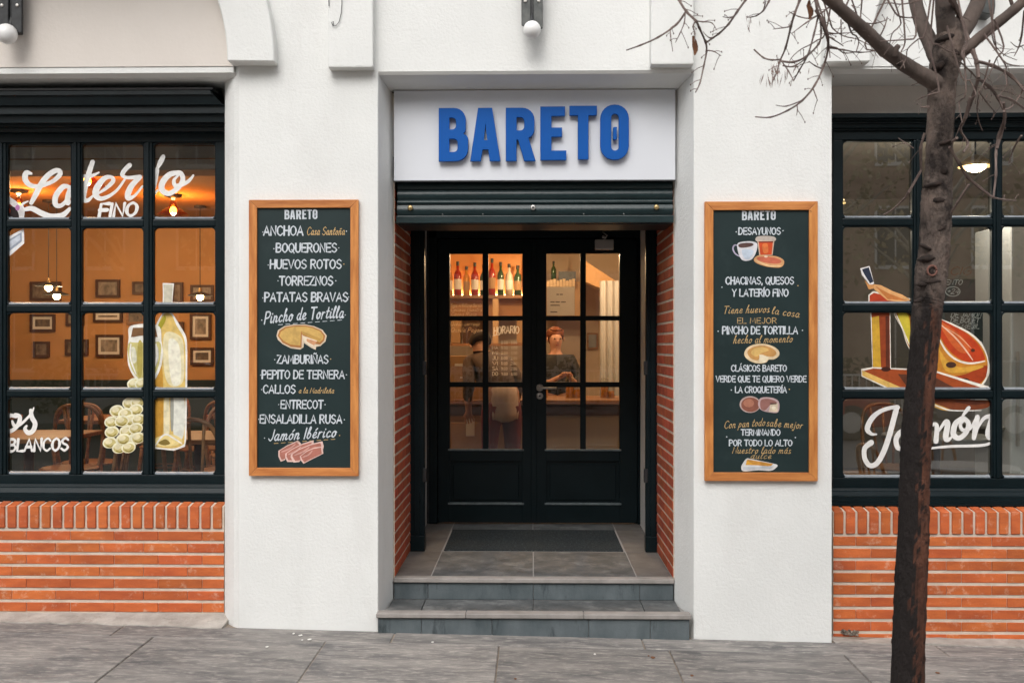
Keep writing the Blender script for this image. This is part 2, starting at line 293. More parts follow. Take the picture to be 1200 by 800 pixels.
# ---------------------------------------------------------------- stroke lettering (painted by hand: each letter is a run of brush strokes)
# glyph: width, strokes; '~' marks a smooth stroke; capitals 6 high, small letters 3.4 high
GL = {
'A': (4, '0,0 2,6 4,0', '.8,2 3.2,2'), 'B': (3.7, '.2,0 .2,6', '~.2,6 2.6,5.9 3.2,4.6 2.3,3.3 .3,3.1', '~.3,3.1 2.8,3 3.7,1.6 2.6,.1 .2,0'),
'C': (3.8, '~3.7,4.9 2.3,6.1 .6,5 .1,3 .6,1 2.3,-.1 3.8,1.1'), 'D': (3.9, '.2,0 .2,6', '~.2,6 2.5,5.7 3.8,3.2 2.6,.4 .2,0'),
'E': (3.3, '3.2,6 .2,6 .2,0 3.3,0', '.2,3.1 2.8,3.1'), 'F': (3.2, '3.2,6 .2,6 .2,0', '.2,3.1 2.7,3.1'), 'G': (4, '~3.7,4.9 2.3,6.1 .6,5 .1,3 .6,1 2.3,-.1 3.8,1.2', '3.8,1 3.8,2.8 2.4,2.8'),
'H': (3.8, '.2,0 .2,6', '3.6,0 3.6,6', '.2,3.1 3.6,3.1'), 'I': (.5, '.25,0 .25,6'), 'J': (2.8, '~2.5,6 2.5,1.8 1.5,0 .1,1.2'), 'L': (3.1, '.2,6 .2,0 3.1,0'),
'M': (4.8, '.2,0 .7,6 2.4,1.6 4.1,6 4.6,0'), 'N': (3.8, '.2,0 .2,6 3.6,0 3.6,6'), 'Ñ': (3.8, '.2,0 .2,6 3.6,0 3.6,6', '~.8,7.1 1.5,7.6 2.3,7.1 3,7.6'),
'O': (4, '~2,6.05 .6,5 .1,3 .6,1 2,-.05 3.4,1 3.9,3 3.4,5 2,6.05'), 'P': (3.5, '.2,0 .2,6', '~.2,6 2.6,5.9 3.4,4.5 2.5,3 .2,2.8'),
'Q': (4.1, '~2,6.05 .6,5 .1,3 .6,1 2,-.05 3.4,1 3.9,3 3.4,5 2,6.05', '2.4,1.6 4.1,-.7'), 'R': (3.7, '.2,0 .2,6', '~.2,6 2.6,5.9 3.3,4.5 2.4,3.1 .2,2.9', '1.6,3 3.6,0'),
'S': (3.6, '~3.3,5.2 1.9,6.1 .4,5 .8,3.6 2.8,2.6 3.4,1.2 1.9,-.1 .1,.9'), 'T': (3.8, '0,6 3.8,6', '1.9,6 1.9,0'), 'U': (3.8, '~.2,6 .2,2 1,.2 2.8,.2 3.6,2 3.6,6'),
'V': (3.9, '0,6 1.95,0 3.9,6'), 'X': (3.6, '0,0 3.6,6', '0,6 3.6,0'), 'Y': (3.7, '0,6 1.9,2.9 3.7,6', '1.9,2.9 1.7,0'), 'Z': (3.6, '.2,6 3.4,6 .1,0 3.6,0'),
'Í': (.6, '.25,0 .25,6', '.1,6.9 .9,7.8'), 'Á': (4, '0,0 2,6 4,0', '.8,2 3.2,2', '1.8,6.9 2.6,7.8'), 'Ó': (4, '~2,6.05 .6,5 .1,3 .6,1 2,-.05 3.4,1 3.9,3 3.4,5 2,6.05', '1.9,6.9 2.8,7.8'),
'·': (.8, '.35,2.9 .55,3.1'), ',': (.8, '.5,.5 .2,-.8'), '.': (.6, '.2,.1 .4,.2'), '-': (2, '.3,3 1.8,3'), '+': (2.4, '.2,3 2.2,3', '1.2,1.9 1.2,4.1'),
'0': (3.4, '~1.7,6 .2,3 1.7,0 3.2,3 1.7,6'), '1': (1.6, '.3,5 1.2,6 1.2,0'), '2': (3.2, '~.2,5 1.6,6 3,4.6 .2,0', '.2,0 3.2,0'), '8': (3.2, '~1.6,6.1 .4,4.8 1.6,3.3 3,1.6 1.6,-.1 .2,1.6 1.6,3.3 2.8,4.8 1.6,6.1'), '9': (3.2, '~2.8,4.6 1.6,6.1 .3,4.6 1.4,3 2.8,4.6 2.6,1.6 1,-.1'), 'z': (2.4, '.2,3.2 2,3.2 .2,.1 2.3,.1'), '4': (3.4, '2.4,0 2.4,6 .1,1.8 3.4,1.8'), '3': (3, '~.2,5.6 2.6,5.6 1.3,3.3 2.9,2.6 2.3,.2 .1,.5'), ':': (.8, '.3,1 .5,1.1', '.3,3.6 .5,3.7'),
'a': (3, '~2.5,3 1.2,3.4 .2,1.7 .9,.1 2,.8 2.5,3', '~2.5,3.2 2.3,.8 2.8,.1 3.3,.6'), 'b': (2.9, '~.3,1 1.2,3.6 1.6,6 .9,6.2 .5,3 .6,.5 1.6,.1 2.5,1.6 1.7,3.1 .8,2.4'), 'c': (2.5, '~2.3,2.8 1.4,3.4 .3,1.9 .9,.1 2.6,.7'),
'd': (3.1, '~2.4,2.9 1.2,3.3 .2,1.6 1,.1 2.2,1.3 2.9,6.2', '~2.7,4 2.3,.6 2.9,.1 3.3,.5'), 'e': (2.5, '~.3,1.5 1.8,2 1.9,3.2 .9,3.2 .3,1.6 1,.1 2.7,.8'),
'g': (2.8, '~2.4,3 1.2,3.4 .3,1.6 1.2,.1 2.3,2', '~2.5,3.2 2.2,-1.4 1,-2.2 .3,-1.2'), 'h': (3.1, '~.2,3 1.3,5.9 .8,6.1 .3,0', '~.4,1.8 1.6,3.4 2.2,2.6 2,.6 2.5,.1 3.2,.7'), 'i': (1.2, '~.3,3.2 .3,.8 .7,.1 1.4,.7', '.7,4.5 .8,4.8'), 'í': (1.2, '~.3,3.2 .3,.8 .7,.1 1.4,.7', '.6,4.4 1.2,5.4'),
'j': (1.4, '~.9,3.2 .7,-1.2 -.2,-2 -.6,-1.2', '.9,4.5 1,4.8'), 'l': (1.5, '~.2,1.8 1.3,5.2 .9,6.2 .4,4 .4,.8 .9,.1 1.6,.7'), 'm': (4.4, '.2,0 .5,3.3', '~.4,1.8 1.4,3.4 1.9,2.6 1.8,0', '~1.9,1.8 2.9,3.4 3.5,2.6 3.4,.6 3.8,.1 4.5,.7'),
'n': (3, '.2,0 .5,3.3', '~.4,1.8 1.5,3.4 2.2,2.6 2,.6 2.4,.1 3.1,.7'), 'ñ': (3, '.2,0 .5,3.3', '~.4,1.8 1.5,3.4 2.2,2.6 2,.6 2.4,.1 3.1,.7', '.8,4.6 2.4,4.8'), 'o': (2.7, '~1.4,3.3 .3,2.2 .5,.4 1.5,.1 2.4,1.6 1.5,3.3 2.8,2.6'),
'ó': (2.7, '~1.4,3.3 .3,2.2 .5,.4 1.5,.1 2.4,1.6 1.5,3.3 2.8,2.6', '1.6,4.4 2.4,5.4'), 'á': (3, '~2.5,3 1.2,3.4 .2,1.7 .9,.1 2,.8 2.5,3', '~2.5,3.2 2.3,.8 2.8,.1 3.3,.6', '1.6,4.4 2.4,5.4'), 'é': (2.5, '~.3,1.5 1.8,2 1.9,3.2 .9,3.2 .3,1.6 1,.1 2.7,.8', '1.2,4.4 2,5.4'),
'p': (2.8, '.6,3.3 .1,-2.2', '~.5,2.2 1.6,3.4 2.4,2 1.6,.3 .5,.7'), 'q': (2.8, '~2.4,3 1.2,3.4 .3,1.6 1.2,.1 2.3,2', '2.5,3.2 2.2,-2.2'), 'r': (2.3, '.2,0 .5,3.3', '~.4,1.8 1.2,3.2 2.1,3.1'), 's': (2.1, '~1.8,2.9 1,3.4 .5,2.5 1.6,1.2 1,.1 .1,.5', '~1.5,.6 2,.4 2.3,.8'),
't': (2, '~1.2,5.6 .6,2 .6,.6 1.1,.1 2.1,.8', '.1,3.6 2,3.8'), 'u': (2.9, '~.4,3.3 .3,1 .9,.1 2,1 2.3,3.3', '~2.3,3.2 2.2,.6 2.6,.1 3.1,.6'), 'v': (2.6, '~.2,3.2 .9,.2 1.9,1.4 2.2,3.3 2.8,3'),
}
def layout(text, track=.9, slant=0):
    st = []; x = 0
    for ch in text:
        if ch == ' ': x += 2.3; continue
        g = GL[ch]
        for s in g[1:]:
            sm = s[0] == '~'; P = [tuple(map(float, q.split(','))) for q in s.lstrip('~').split()]
            if sm: P = crom(P, 5)
            st.append([(x + a + slant * b, b) for a, b in P])
        x += g[0] + track
    return st, x - track
def ribbon(mb, pts, wfun, place, off, prog=.00003):
    """pts 2-D, wfun(i, dir)-> half width in the same units, place(u, v, off) -> 3-D"""
    P = [Vector(p[:2]) for p in pts]; n = len(P)
    if n < 2: return
    Lp, Rp = [], []
    for i in range(n):
        d = P[min(i+1, n-1)] - P[max(i-1, 0)]
        if d.length < 1e-9: d = Vector((1, 0))
        d.normalize(); q = Vector((-d.y, d.x)); h = wfun(i / (n - 1), d)
        Lp.append(P[i] + q * h); Rp.append(P[i] - q * h)
    b = len(mb.v)
    for i, (a, c) in enumerate(zip(Lp, Rp)): oo = off + prog * i / (n - 1); mb.v.append(Vector(place(a.x, a.y, oo))); mb.v.append(Vector(place(c.x, c.y, oo)))
    for i in range(n - 1): mb.f.append((b+2*i, b+2*i+1, b+2*i+3, b+2*i+2)); mb.m.append(mb.mi)
    for e, i0, sg in ((0, 0, -1), (n-1, n-1, 1)):     # round ends
        d = (P[min(e+1, n-1)] - P[max(e-1, 0)]); d = d.normalized() if d.length > 1e-9 else Vector((1, 0))
        q = Vector((-d.y, d.x)); h = (Lp[e] - Rp[e]).length / 2; fan = []
        for k in range(7):
            a = math.pi * k / 6; p = P[e] + q * h * math.cos(a) + d * sg * h * math.sin(a); fan.append(Vector(place(p.x, p.y, off + (prog * 1.15 if e else -.00001))))
        b2 = len(mb.v); mb.v += fan; mb.f.append(tuple(range(b2, b2 + 7))); mb.m.append(mb.mi)
def write(text, box, Y, mt, parent, wt=.5, slant=0, track=.9, rise=0, bow=0, jit=.0, name='lettering', out=-1, caps=6, pc=None):
    """text fitted in box (px0, px1, py_base, px_height) on the plane Y"""
    px0, px1, pyb, ph = box
    st, wd = layout(text, track, slant); mb = M(); pc = pc or (px0 + px1) / 2
    sx = (px1 - px0) / wd; sy = ph / caps; rnd = random.Random(text)
    x0w, x1w = X(px0, Y), X(px1, Y)
    ppm = F / (D + Y)
    def place(u, v, off):
        t = u / wd; z = Z(pyb, Y, pc) + (v * sy + rise * t + bow * 4 * t * (1 - t)) / ppm
        return (x0w + (x1w - x0w) * t, Y + out * (.0006 + off), z)
    for k, s in enumerate(st):
        h = wt * rnd.uniform(.9, 1.1)
        # widths are computed in glyph units, so keep them isotropic on the wall
        r = sx / sy
        pp = [(p[0], p[1]) for p in s]
        def wf(t, d, h=h): return h * .5 / (abs(d.y) * r + abs(d.x) + 1e-6) * 1.0
        ribbon(mb, pp, wf, place, .00004 * k)
    return mb.build(name, mt, parent)
def brush(strokes, tr, Y, mt, parent, name='lettering', nib=(1, .45), ang=50, out=-1):
    """strokes: lists of (x, y, width) in picture units; tr maps them to picture px"""
    mb = M()
    for k, s in enumerate(strokes):
        P = crom(s, 8)
        pl = lambda u, v, off: (lambda q: (q.x, Y + out * (.0006 + off), q.z))(W(u, v, Y))
        pts = [tr(p[0], p[1]) for p in P]; ws = [p[2] * tr.s / 2 for p in P]; n = len(P)
        ribbon(mb, pts, lambda t, d: ws[min(int(t * (n-1) + .5), n-1)], pl, .00028 * k, .0002)
    return mb.build(name, mt, parent)
class TR:
    def __init__(s, ox, oy, k): s.ox, s.oy, s.k = ox, oy, k; s.s = 1 / k
    def __call__(s, x, y): return (s.ox + x / s.k, s.oy + y / s.k)
def paint(layers, tr, Y, parent, name, out=-1):
    """a flat painted picture: layers of (colour, smooth?, points[, line width]); line width makes a brush line instead of a filled shape"""
    mb = M(); mats = []
    for k, l in enumerate(layers):
        c = l[0]; key = 'paint_%d_%d_%d' % c
        m_ = mat(key, srgb(*c), .55, .3, var=tuple(v * .72 for v in srgb(*c)[:3]), vscale=22, wear=tuple(min(v * 1.12, .85) for v in srgb(*c)[:3]), wscale=30, wlo=.45, whi=.75)
        if m_ not in mats: mats.append(m_)
        mb.mi = mats.index(m_)
        off = .0004 + .00012 * k
        if len(l) == 4:
            P = crom(l[2], 6) if l[1] else l[2]
            ribbon(mb, [tr(*p) for p in P], lambda t, d: l[3] * tr.s / 2 * (1 - .5 * abs(2*t-1)**3), lambda u, v, o_: (lambda q: (q.x, Y + out * o_, q.z))(W(u, v, Y)), off)
        else:
            P = crom(l[2], 6, True) if l[1] else l[2]
            mb.face([(lambda q: (q.x, Y + out * off, q.z))(W(*tr(*p), Y)) for p in P])
    return mb.build(name, mats, parent)
def ell(cx, cy, a, b, n=20, rot=0):
    c, s_ = math.cos(rot), math.sin(rot)
    return [(cx + a*math.cos(2*math.pi*i/n)*c - b*math.sin(2*math.pi*i/n)*s_, cy + a*math.cos(2*math.pi*i/n)*s_ + b*math.sin(2*math.pi*i/n)*c) for i in range(n)]

# ================================================================ LARGE STRUCTURE
# ---- ground, road
g = M(); g.box(-300, 300, -300, 60, -.9, -.62); struct(g.build('ground', CONC, smooth=False))
g = M(); g.box(-60, 60, -14.5, -5.2 - 1.6, -.62, -.16); struct(g.build('road', mat('pale_asphalt', (.17, .165, .16), .85, .3, var=(.13, .128, .125), vscale=9, bump=.004, bscale=120)))
g = M(); g.box(-60, 60, -6.8, -6.62, -.62, -.03); g.box(-60, 60, -14.68, -14.5, -.62, -.03); struct(g.build('kerb', CONC))
g = M(); g.box(-60, 60, -24, -14.68, -.62, -.05); struct(g.build('far_pavement', CONC))
pav = thing('pavement', 'grey stone slab pavement in front of the white shopfront', 'pavement'); del pav['category']; struct(pav)
b = M(); b.v += [Vector((x, y, G(x, y) + dz)) for dz in (-.5, -.008) for x, y in ((-14, -6.62), (14, -6.62), (14, .34), (-14, .34))]
b.f += [(0, 3, 2, 1), (4, 5, 6, 7), (0, 1, 5, 4), (1, 2, 6, 5), (2, 3, 7, 6), (3, 0, 4, 7)]; b.m += [0] * 6
b.build('joint_bed', JOINT, pav)
def slab(x0, x1, y0, y1, mt=SLAB, name='slab', g=.0032, dz=0):
    m_ = M(); r = random.uniform(-.0018, .0018); tx = random.uniform(-.0015, .0015); c = .004
    rings = []
    for ins, dd in ((0, -.03), (0, -.004), (c, 0)):
        rings.append([(x, y, G(x, y) + dd + r + tx * (x - x0) + dz) for x, y in ((x0+g+ins, y0+g+ins), (x1-g-ins, y0+g+ins), (x1-g-ins, y1-g-ins), (x0+g+ins, y1-g-ins))])
    m_.loft(rings)
    return m_.build(name, mt, pav)
xj = [X(180, -.21) - .925 * k for k in range(7, 0, -1)] + [W(p, 750, -.21).x for p in (180, 382, 585, 784, 988)] + [W(988, 750, -.21).x + .925 * k for k in range(1, 8)]
yr = [-.21, -.93, -1.65, -2.37, -3.09, -3.81, -4.53, -5.25, -6.0, -6.62]
for j in range(len(yr) - 1):
    for i in range(len(xj) - 1): slab(xj[i] , xj[i+1], yr[j+1], yr[j])
x = -9.2
for L_ in (1.5, 1.2, 1.4, 1.6, 1.25, 1.5, 1.35, 1.6, 1.3, 1.5, 1.4, 1.7, 1.4):   # narrow strip against the wall
    slab(x, x + L_, -.21, .0, g=.004, dz=-.001); x += L_
# rough mortar fillet filling the bay on the left, rising to the first course of bricks
def fillet(xa, xb, za, zb, ya, yb, name):
    m_ = M(); rings = []; n = 26
    for i in range(n + 1):
        x = xa + (xb - xa) * i / n; j1, j2 = random.uniform(-.02, .02), random.uniform(-.005, .005)
        rings.append([(x, yb, -.3), (x, ya + j1, -.3), (x, ya + j1, G(x) + .003), (x, ya*.4 + yb*.6, G(x) + (zb - G(x)) * .55 + j2), (x, yb, zb + j2)])
    m_.loft(rings); return struct(m_.build(name, mat('rough_cement', (.47, .44, .40), .95, .2, var=(.30, .28, .25), vscale=7, bump=.008, bscale=40, wear=(.22, .2, .17), wscale=9), smooth=False))
YB, YWIN = .14, .30
zlb = Z(717, YB, 130)
fillet(X(-175, 0), X(262, 0), 0, zlb, -.02, YB + .02, 'cement_fillet')
zrb = Z(741, YB, 1090)
fillet(X(978, 0), X(1480, 0), 0, G(3) + .012, .0, YB + .02, 'cement_fillet')

# ---- white facade
fac = thing('white_facade', 'white rough rendered ground floor facade with piers between the shop windows', 'building')
m_ = M(); ZB = -.35
xl0, xl1 = X(280), X(443); xr0, xr1 = X(813), X(975)
YD = .27                                     # depth of the splayed reveal round the door
a1, a2 = X(461, YD), X(790, YD)
ztop = 5.2; zlin = Z(83); zcorn = Z(82)
PB = 1.95
# left pier (plan swept upward); its left flank is splayed toward the window
bl = X(263.5, .25)
m_.prism([(xl0, 0, ZB), (xl1, 0, ZB), (a1, YD, ZB), (a1 - .012, YD + .006, ZB), (a1 - .012, PB, ZB), (bl, PB, ZB), (bl, .25, ZB), (X(263.5, .135), .135, ZB), (X(268, .08), .08, ZB), (X(274, .03), .03, ZB), (xl0 - .012, .012, ZB)], (0, 0, ztop - ZB))
br_ = xr1
m_.prism([(xr0, 0, ZB), (br_, 0, ZB), (br_, PB, ZB), (a2 + .012, PB, ZB), (a2 + .012, YD + .006, ZB), (a2, YD, ZB)], (0, 0, ztop - ZB))
pier = m_.build('pier_wall', STUCCO, fac, bevel=.006, seg=2)
# wall above the openings
XL, XR = X(-165, 0) - 1.2, X(1470, 0) + 1.2
for xa, xb in ((XL, xl0 - .03), (xl1 - .002, xr0 + .002), (xr1 - .002, XR)):
    m_ = M(); m_.box(xa, xb, .0015, .5, zlin, ztop); m_.build('upper_wall', STUCCO, fac)
# door head: splayed soffit down to the sign
zs = Z(104.5, .2)
m_ = M(); m_.loft([[(xx0, 0.0, zlin), (xx0 , .012, zlin - .016), (xx1, .2, zs), (xx1, .5, zs), (xx1, .5, zlin)] for xx0, xx1 in ((xl1 + .001, a1 - .01), (xr0 - .001, a2 + .01))])
m_.build('door_soffit', SMOOTHW, fac)
# window heads
for nm, x0, x1, pt, pb, pc in (('window_soffit', X(-165), xl0 - .02, 84, 104, 130), ('window_soffit', xr1, XR - 1.2, 77, 98, 1090)):
    zf, zb = Z(pt, 0, pc), Z(pb, .25, pc)
    m_ = M(); m_.loft([[(xx, 0.0, zlin - .0005), (xx, 0.0, zf + (zlin - zf if zf > zlin else 0) - .001), (xx, .03, min(zf, zlin) - .02), (xx, .27, zb), (xx, .5, zb), (xx, .5, zlin - .0005)] for xx in (x0, x1)])
    m_.build(nm, SMOOTHW, fac)
# face above the right window, behind the soffit; side walls beyond the bays
m_ = M(); m_.box(xr1 - .01, XR - 1.2, .30, .5, Z(134, .3, 1090), Z(96, .27, 1090)); m_.build('window_head_panel', BEIGE, fac)
m_ = M(); m_.box(bl + .005, X(-165) , .31, .5, Z(130, .3, 130), Z(100, .27, 130)); m_.build('window_head_panel', BEIGE, fac)
for xa, xb in ((XL, X(-165)), (XR - 1.2, XR)): m_ = M(); m_.box(xa, xb, 0.001, .52, ZB, zlin); m_.build('outer_pier_wall', STUCCO, fac)
# tympanum panels inside the two arches, set back, under a curved soffit
def arch(cx, cpy, r0, r1, left_px, name):
    c = W(cx, cpy); s_ = F / D; R0, R1 = r0 / s_, r1 / s_
    mm = M(); rings = []
    for k in range(49):
        a = math.pi * k / 48
        ca, sa = math.cos(a), math.sin(a)
        rings.append([(c.x + R0*ca, -.10, c.z + R0*sa), (c.x + R0*ca, .012, c.z + R0*sa), (c.x + R1*ca, .012, c.z + R1*sa), (c.x + R1*ca, -.085, c.z + R1*sa)])
    mm.loft(rings)
    return mm.build(name, STUCCO, fac, bevel=.006)
arch(52, 79, 224, 278, 0, 'arch_moulding')
arch(1241, 77, 224, 275, 0, 'arch_moulding')
for cx, cy in ((52, 79), (1241, 77)):      # smooth beige panel filling each arch
    c = W(cx, cy); R = 225 * D / F; mm = M(); pts = [(c.x + R*math.cos(math.pi*k/40), -.004, c.z + R*math.sin(math.pi*k/40)) for k in range(41)]
    mm.prism(pts, (0, .003, 0)); mm.build('arch_panel', mat('tympanum_paint', (.70, .65, .60), .85, .3, var=(.65, .60, .55), vscale=1.2, bump=.002, bscale=40) if cx < 600 else STUCCO, fac)
# raised blocks (pilaster feet)
def block(p0, p1, pb, d=.07):
    mm = M(); mm.box(X(p0, -d), X(p1, -d), -d, .012, Z(pb, -d, (p0+p1)/2), ztop); return mm.build('pilaster', STUCCO, fac, bevel=.008, seg=2)
block(384, 437, 79); block(763, 813, 75.5)
# storey above, unseen slab added to shade the left arch panel
m_ = M(); m_.box(XL - 3, XR + 3, .0, .5, ztop, 12); m_.build('storey_wall', STUCCO, fac)
for xa, xb in ((XL - 3, XL), (XR, XR + 3)): m_ = M(); m_.box(xa, xb, .0, .5, -.4, ztop); m_.build('side_wall', STUCCO, fac)
c_ = W(52, 79).x; m_ = M(); m_.box(c_ - 1.6, c_ + .95, -.62, .01, Z(-120), Z(-120) + .16); m_.build('shade_slab', SMOOTHW, fac, bevel=.01)

# ---- orange brick walls under the windows: every brick its own object
brick_cache = {}
def brick(parent, mt, sx, sy, sz, loc, rz=0, name='brick', bev=.003, tilt=0):
    key = (round(sx, 3), round(sy, 3), round(sz, 3), mt.name)
    if key not in brick_cache:
        mm = M(); mm.box(-sx/2, sx/2, -sy/2, sy/2, -sz/2, sz/2)
        o = mm.build(name, mt, None, bevel=bev); me = o.data; bpy.data.objects.remove(o); brick_cache[key] = me
    o = bpy.data.objects.new(name, brick_cache[key]); COL.objects.link(o); o.parent = parent
    o.location = Vector(loc) - wloc(parent); o.rotation_euler = (tilt, 0, rz)
    return o
def brick_wall(x0, x1, label, pc, sold_top, sold_bot, first_top, pitch, n, offs):
    t = thing('brick_wall', label, 'brick wall', ((x0 + x1) / 2, YB, 0))
    zt, zb = Z(sold_top, YB, pc), Z(sold_bot, YB, pc)
    k = (D + YB) / F
    bh = .0505
    zl = Z(first_top, YB, pc)
    core = M(); core.prism([(x0, YB + .0045, -.3), (x0, YB + .0045, zt - .003), (x0, YB + .16, zt + .0225), (x0, YB + .30, zt + .0225), (x0, YB + .30, -.3)], (x1 - x0, 0, 0)); core.build('mortar', MORTAR, t)
    for i in range(n):
        zc = zl - bh / 2 - i * pitch * k
        x = x0 - (.126 if (i + offs) % 2 else .0) ; x = x0 - (.126 if (i + offs) % 2 else .042)
        while x < x1 - .01:
            a, b_ = max(x, x0), min(x + .252, x1)
            if b_ - a > .02:
                brick(t, BRICK, b_ - a - .0022, .05, bh, ((a + b_) / 2, YB + .025 + random.uniform(-.0015, .001), zc), bev=.002)
            x += .252
    p = 13.6 * k; x = x0 + .005
    zc = (zt + zb) / 2
    while x < x1 - .03:          # soldier course: bricks on end, tops sloping back to the window
        wd = p - .0145
        key = 'soldier'
        if key not in brick_cache:
            mm = M(); h = zt - zb
            mm.prism([(-wd/2, 0, -h/2), (-wd/2, 0, h/2), (-wd/2, .16, h/2 + .0285), (-wd/2, .16, -h/2)], (wd, 0, 0))
            o = mm.build('brick', BRICK, None, bevel=.004); brick_cache[key] = o.data; bpy.data.objects.remove(o)
        o = bpy.data.objects.new('brick', brick_cache[key]); COL.objects.link(o); o.parent = t
        o.location = Vector((x + wd/2, YB - .006 + random.uniform(-.001, .001), zc)) - wloc(t); o.rotation_euler = (0, random.uniform(-.008, .008), 0)
        x += p
    return t
brick_wall(X(-165, YB), X(262.5, YB), 'low orange brick wall under the wine bar window, left of the door', 130, 592.5, 618.5, 622.3, 14.05, 7, 0)
brick_wall(X(976.5, YB), X(1470, YB), 'low orange brick wall under the ham window, behind the tree trunk', 1090, 599.5, 624.8, 628.8, 14.15, 9, 1)

hole = M(); random.seed(3)
for k in range(26):
    cx_, cz_ = X(981 + random.random() * 26, YB), Z(738 + random.random() * 5, YB, 1000); s_ = random.uniform(.006, .016); y_ = YB - random.uniform(.0, .012)
    hole.prism([(cx_ + s_ * math.cos(a) * random.uniform(.6, 1.1), y_, cz_ + s_ * .7 * math.sin(a) * random.uniform(.6, 1.1)) for a in [math.pi * 2 * j / 6 for j in range(6)]], (0, .03, 0))
o = hole.build('crumbled_mortar', mat('rubble', (.30, .24, .19), .95, .2, var=(.05, .045, .04), vscale=60, bump=.004)); tag(o, 'crumbled mortar patch at the foot of the right brick wall beside the pier', 'rubble'); o['kind'] = 'stuff'
# ---- red brick reveals of the entrance
XBL, XBR = X(463, YD + .005), X(788.6, YD + .005)
zfl = Z(677, YD)                            # entrance floor level
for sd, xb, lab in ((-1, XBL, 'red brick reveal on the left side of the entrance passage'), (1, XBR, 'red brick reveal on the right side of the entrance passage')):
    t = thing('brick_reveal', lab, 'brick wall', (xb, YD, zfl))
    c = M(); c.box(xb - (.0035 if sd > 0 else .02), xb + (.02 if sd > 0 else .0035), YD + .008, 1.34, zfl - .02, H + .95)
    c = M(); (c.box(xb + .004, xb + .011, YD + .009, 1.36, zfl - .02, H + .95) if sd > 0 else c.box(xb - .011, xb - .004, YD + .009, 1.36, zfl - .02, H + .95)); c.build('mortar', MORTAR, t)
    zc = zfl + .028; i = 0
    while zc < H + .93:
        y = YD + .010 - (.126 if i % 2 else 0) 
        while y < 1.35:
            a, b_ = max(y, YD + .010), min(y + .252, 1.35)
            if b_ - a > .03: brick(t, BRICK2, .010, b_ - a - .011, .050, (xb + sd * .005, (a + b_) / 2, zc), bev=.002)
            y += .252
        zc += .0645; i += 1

# ---- passage shell behind the bricks: white plastered jambs, dark ceiling
m_ = M()
YDOOR = 2.02
for sd, xa, xb in ((-1, a1 - .30, XBL + .0), (1, XBR - .0, a2 + .30)):
    m_ = M(); m_.box(xa, xb, 1.37, YDOOR + .12, zfl - .1, H + .95); m_.build('passage_jamb', SMOOTHW, fac)
m_ = M(); m_.box(a1 - .3, a2 + .3, .31, YDOOR + .12, H + .955, H + 1.1); m_.build('passage_ceiling', BLACK, fac)

# ================================================================ ENTRANCE
# ---- steps
st = thing('entrance_steps', 'two grey granite steps with pale nosings up to the dark green door', 'steps', (0, 0, 0))
zlo = Z(718.5, -.035, 623); 
def piece(x0, x1, y0, y1, z0, z1, nm, mt, bev=.0015): m = M(); m.box(x0, x1, y0, y1, z0, z1); return m.build(nm, mt, st, bevel=bev)
YS = -.03
xs0, xs1 = X(441.5, YS - .015), X(809.5, YS - .015)
core = M(); core.box(xs0 + .012, xs1 - .012, YS + .012, YD + .05, -.4, zlo - .022); core.box(a1 + .002, a2 - .002, YD + .012, YDOOR + .1, -.4, zfl - .0215); core.build('step_core', GROUT, st)
j1 = [xs0 + .004, X(494, YS), X(568, YS) + .04, X(690, YS), X(762, YS), xs1 - .004]
for a, b_ in zip(j1[:-1], j1[1:]): piece(a + .0012, b_ - .0012, YS, YS + .012, -.35, zlo - .024, 'riser_tile', RISER)
jn = [xs0 - .004, X(546, YS), X(684, YS), xs1 + .004]
for a, b_ in zip(jn[:-1], jn[1:]): piece(a + .0006, b_ - .0006, YS - .018, YS + .055, zlo - .026, zlo + .0, 'nosing', NOSE, .004)
jt = [X(455, .1), X(499, YD), X(625, YD), X(750, YD), X(796, .1)]
for a, b_ in zip(jt[:-1], jt[1:]): piece(a + .002, b_ - .002, YS + .058, YD - .001, zlo - .02, zlo - .002, 'tread_tile', SLATE)
ju = [a1 + .003, X(501.6, YD), X(625, YD), X(749.7, YD), a2 - .003]
for a, b_ in zip(ju[:-1], ju[1:]): piece(a + .0012, b_ - .0012, YD, YD + .012, zlo - .002, zfl - .024, 'riser_tile', RISER)
piece(a1 + .001, a2 - .001, YD - .018, YD + .05, zfl - .026, zfl, 'nosing', NOSE, .004)
ym0, ym1 = 1.02, 1.77
rows = [(YD + .053, ym0), (ym0, ym1), (ym1, YDOOR + .1)]
for r, (ya, yb) in enumerate(rows):
    cols = [ju[0], ju[1] + .012, ju[2], ju[3] - .012, ju[4]]
    for c, (a, b_) in enumerate(zip(cols[:-1], cols[1:])):
        if r == 1 and c in (1, 2): continue
        piece(a + .003, b_ - .003, ya + .003, yb - .003, zfl - .02, zfl - .002, 'landing_tile', SLATE if c in (1, 2) else mat('brown_tile', (.15, .14, .13), .6, .4, var=(.09, .083, .078), vscale=7, bump=.002, objvar=.08))
piece(ju[0], ju[4], YD + .052, YDOOR + .1, zfl - .0212, zfl - .0035, 'grout_bed', GROUT, 0)
mm = M(); mm.box(ju[1] + .024, ju[3] - .024, ym0 + .012, ym1 - .012, zfl - .003, zfl + .005)
tag(mm.build('door_mat', MATM, None, bevel=.002), 'dark grey fibre door mat sunk into the landing before the door', 'door mat')

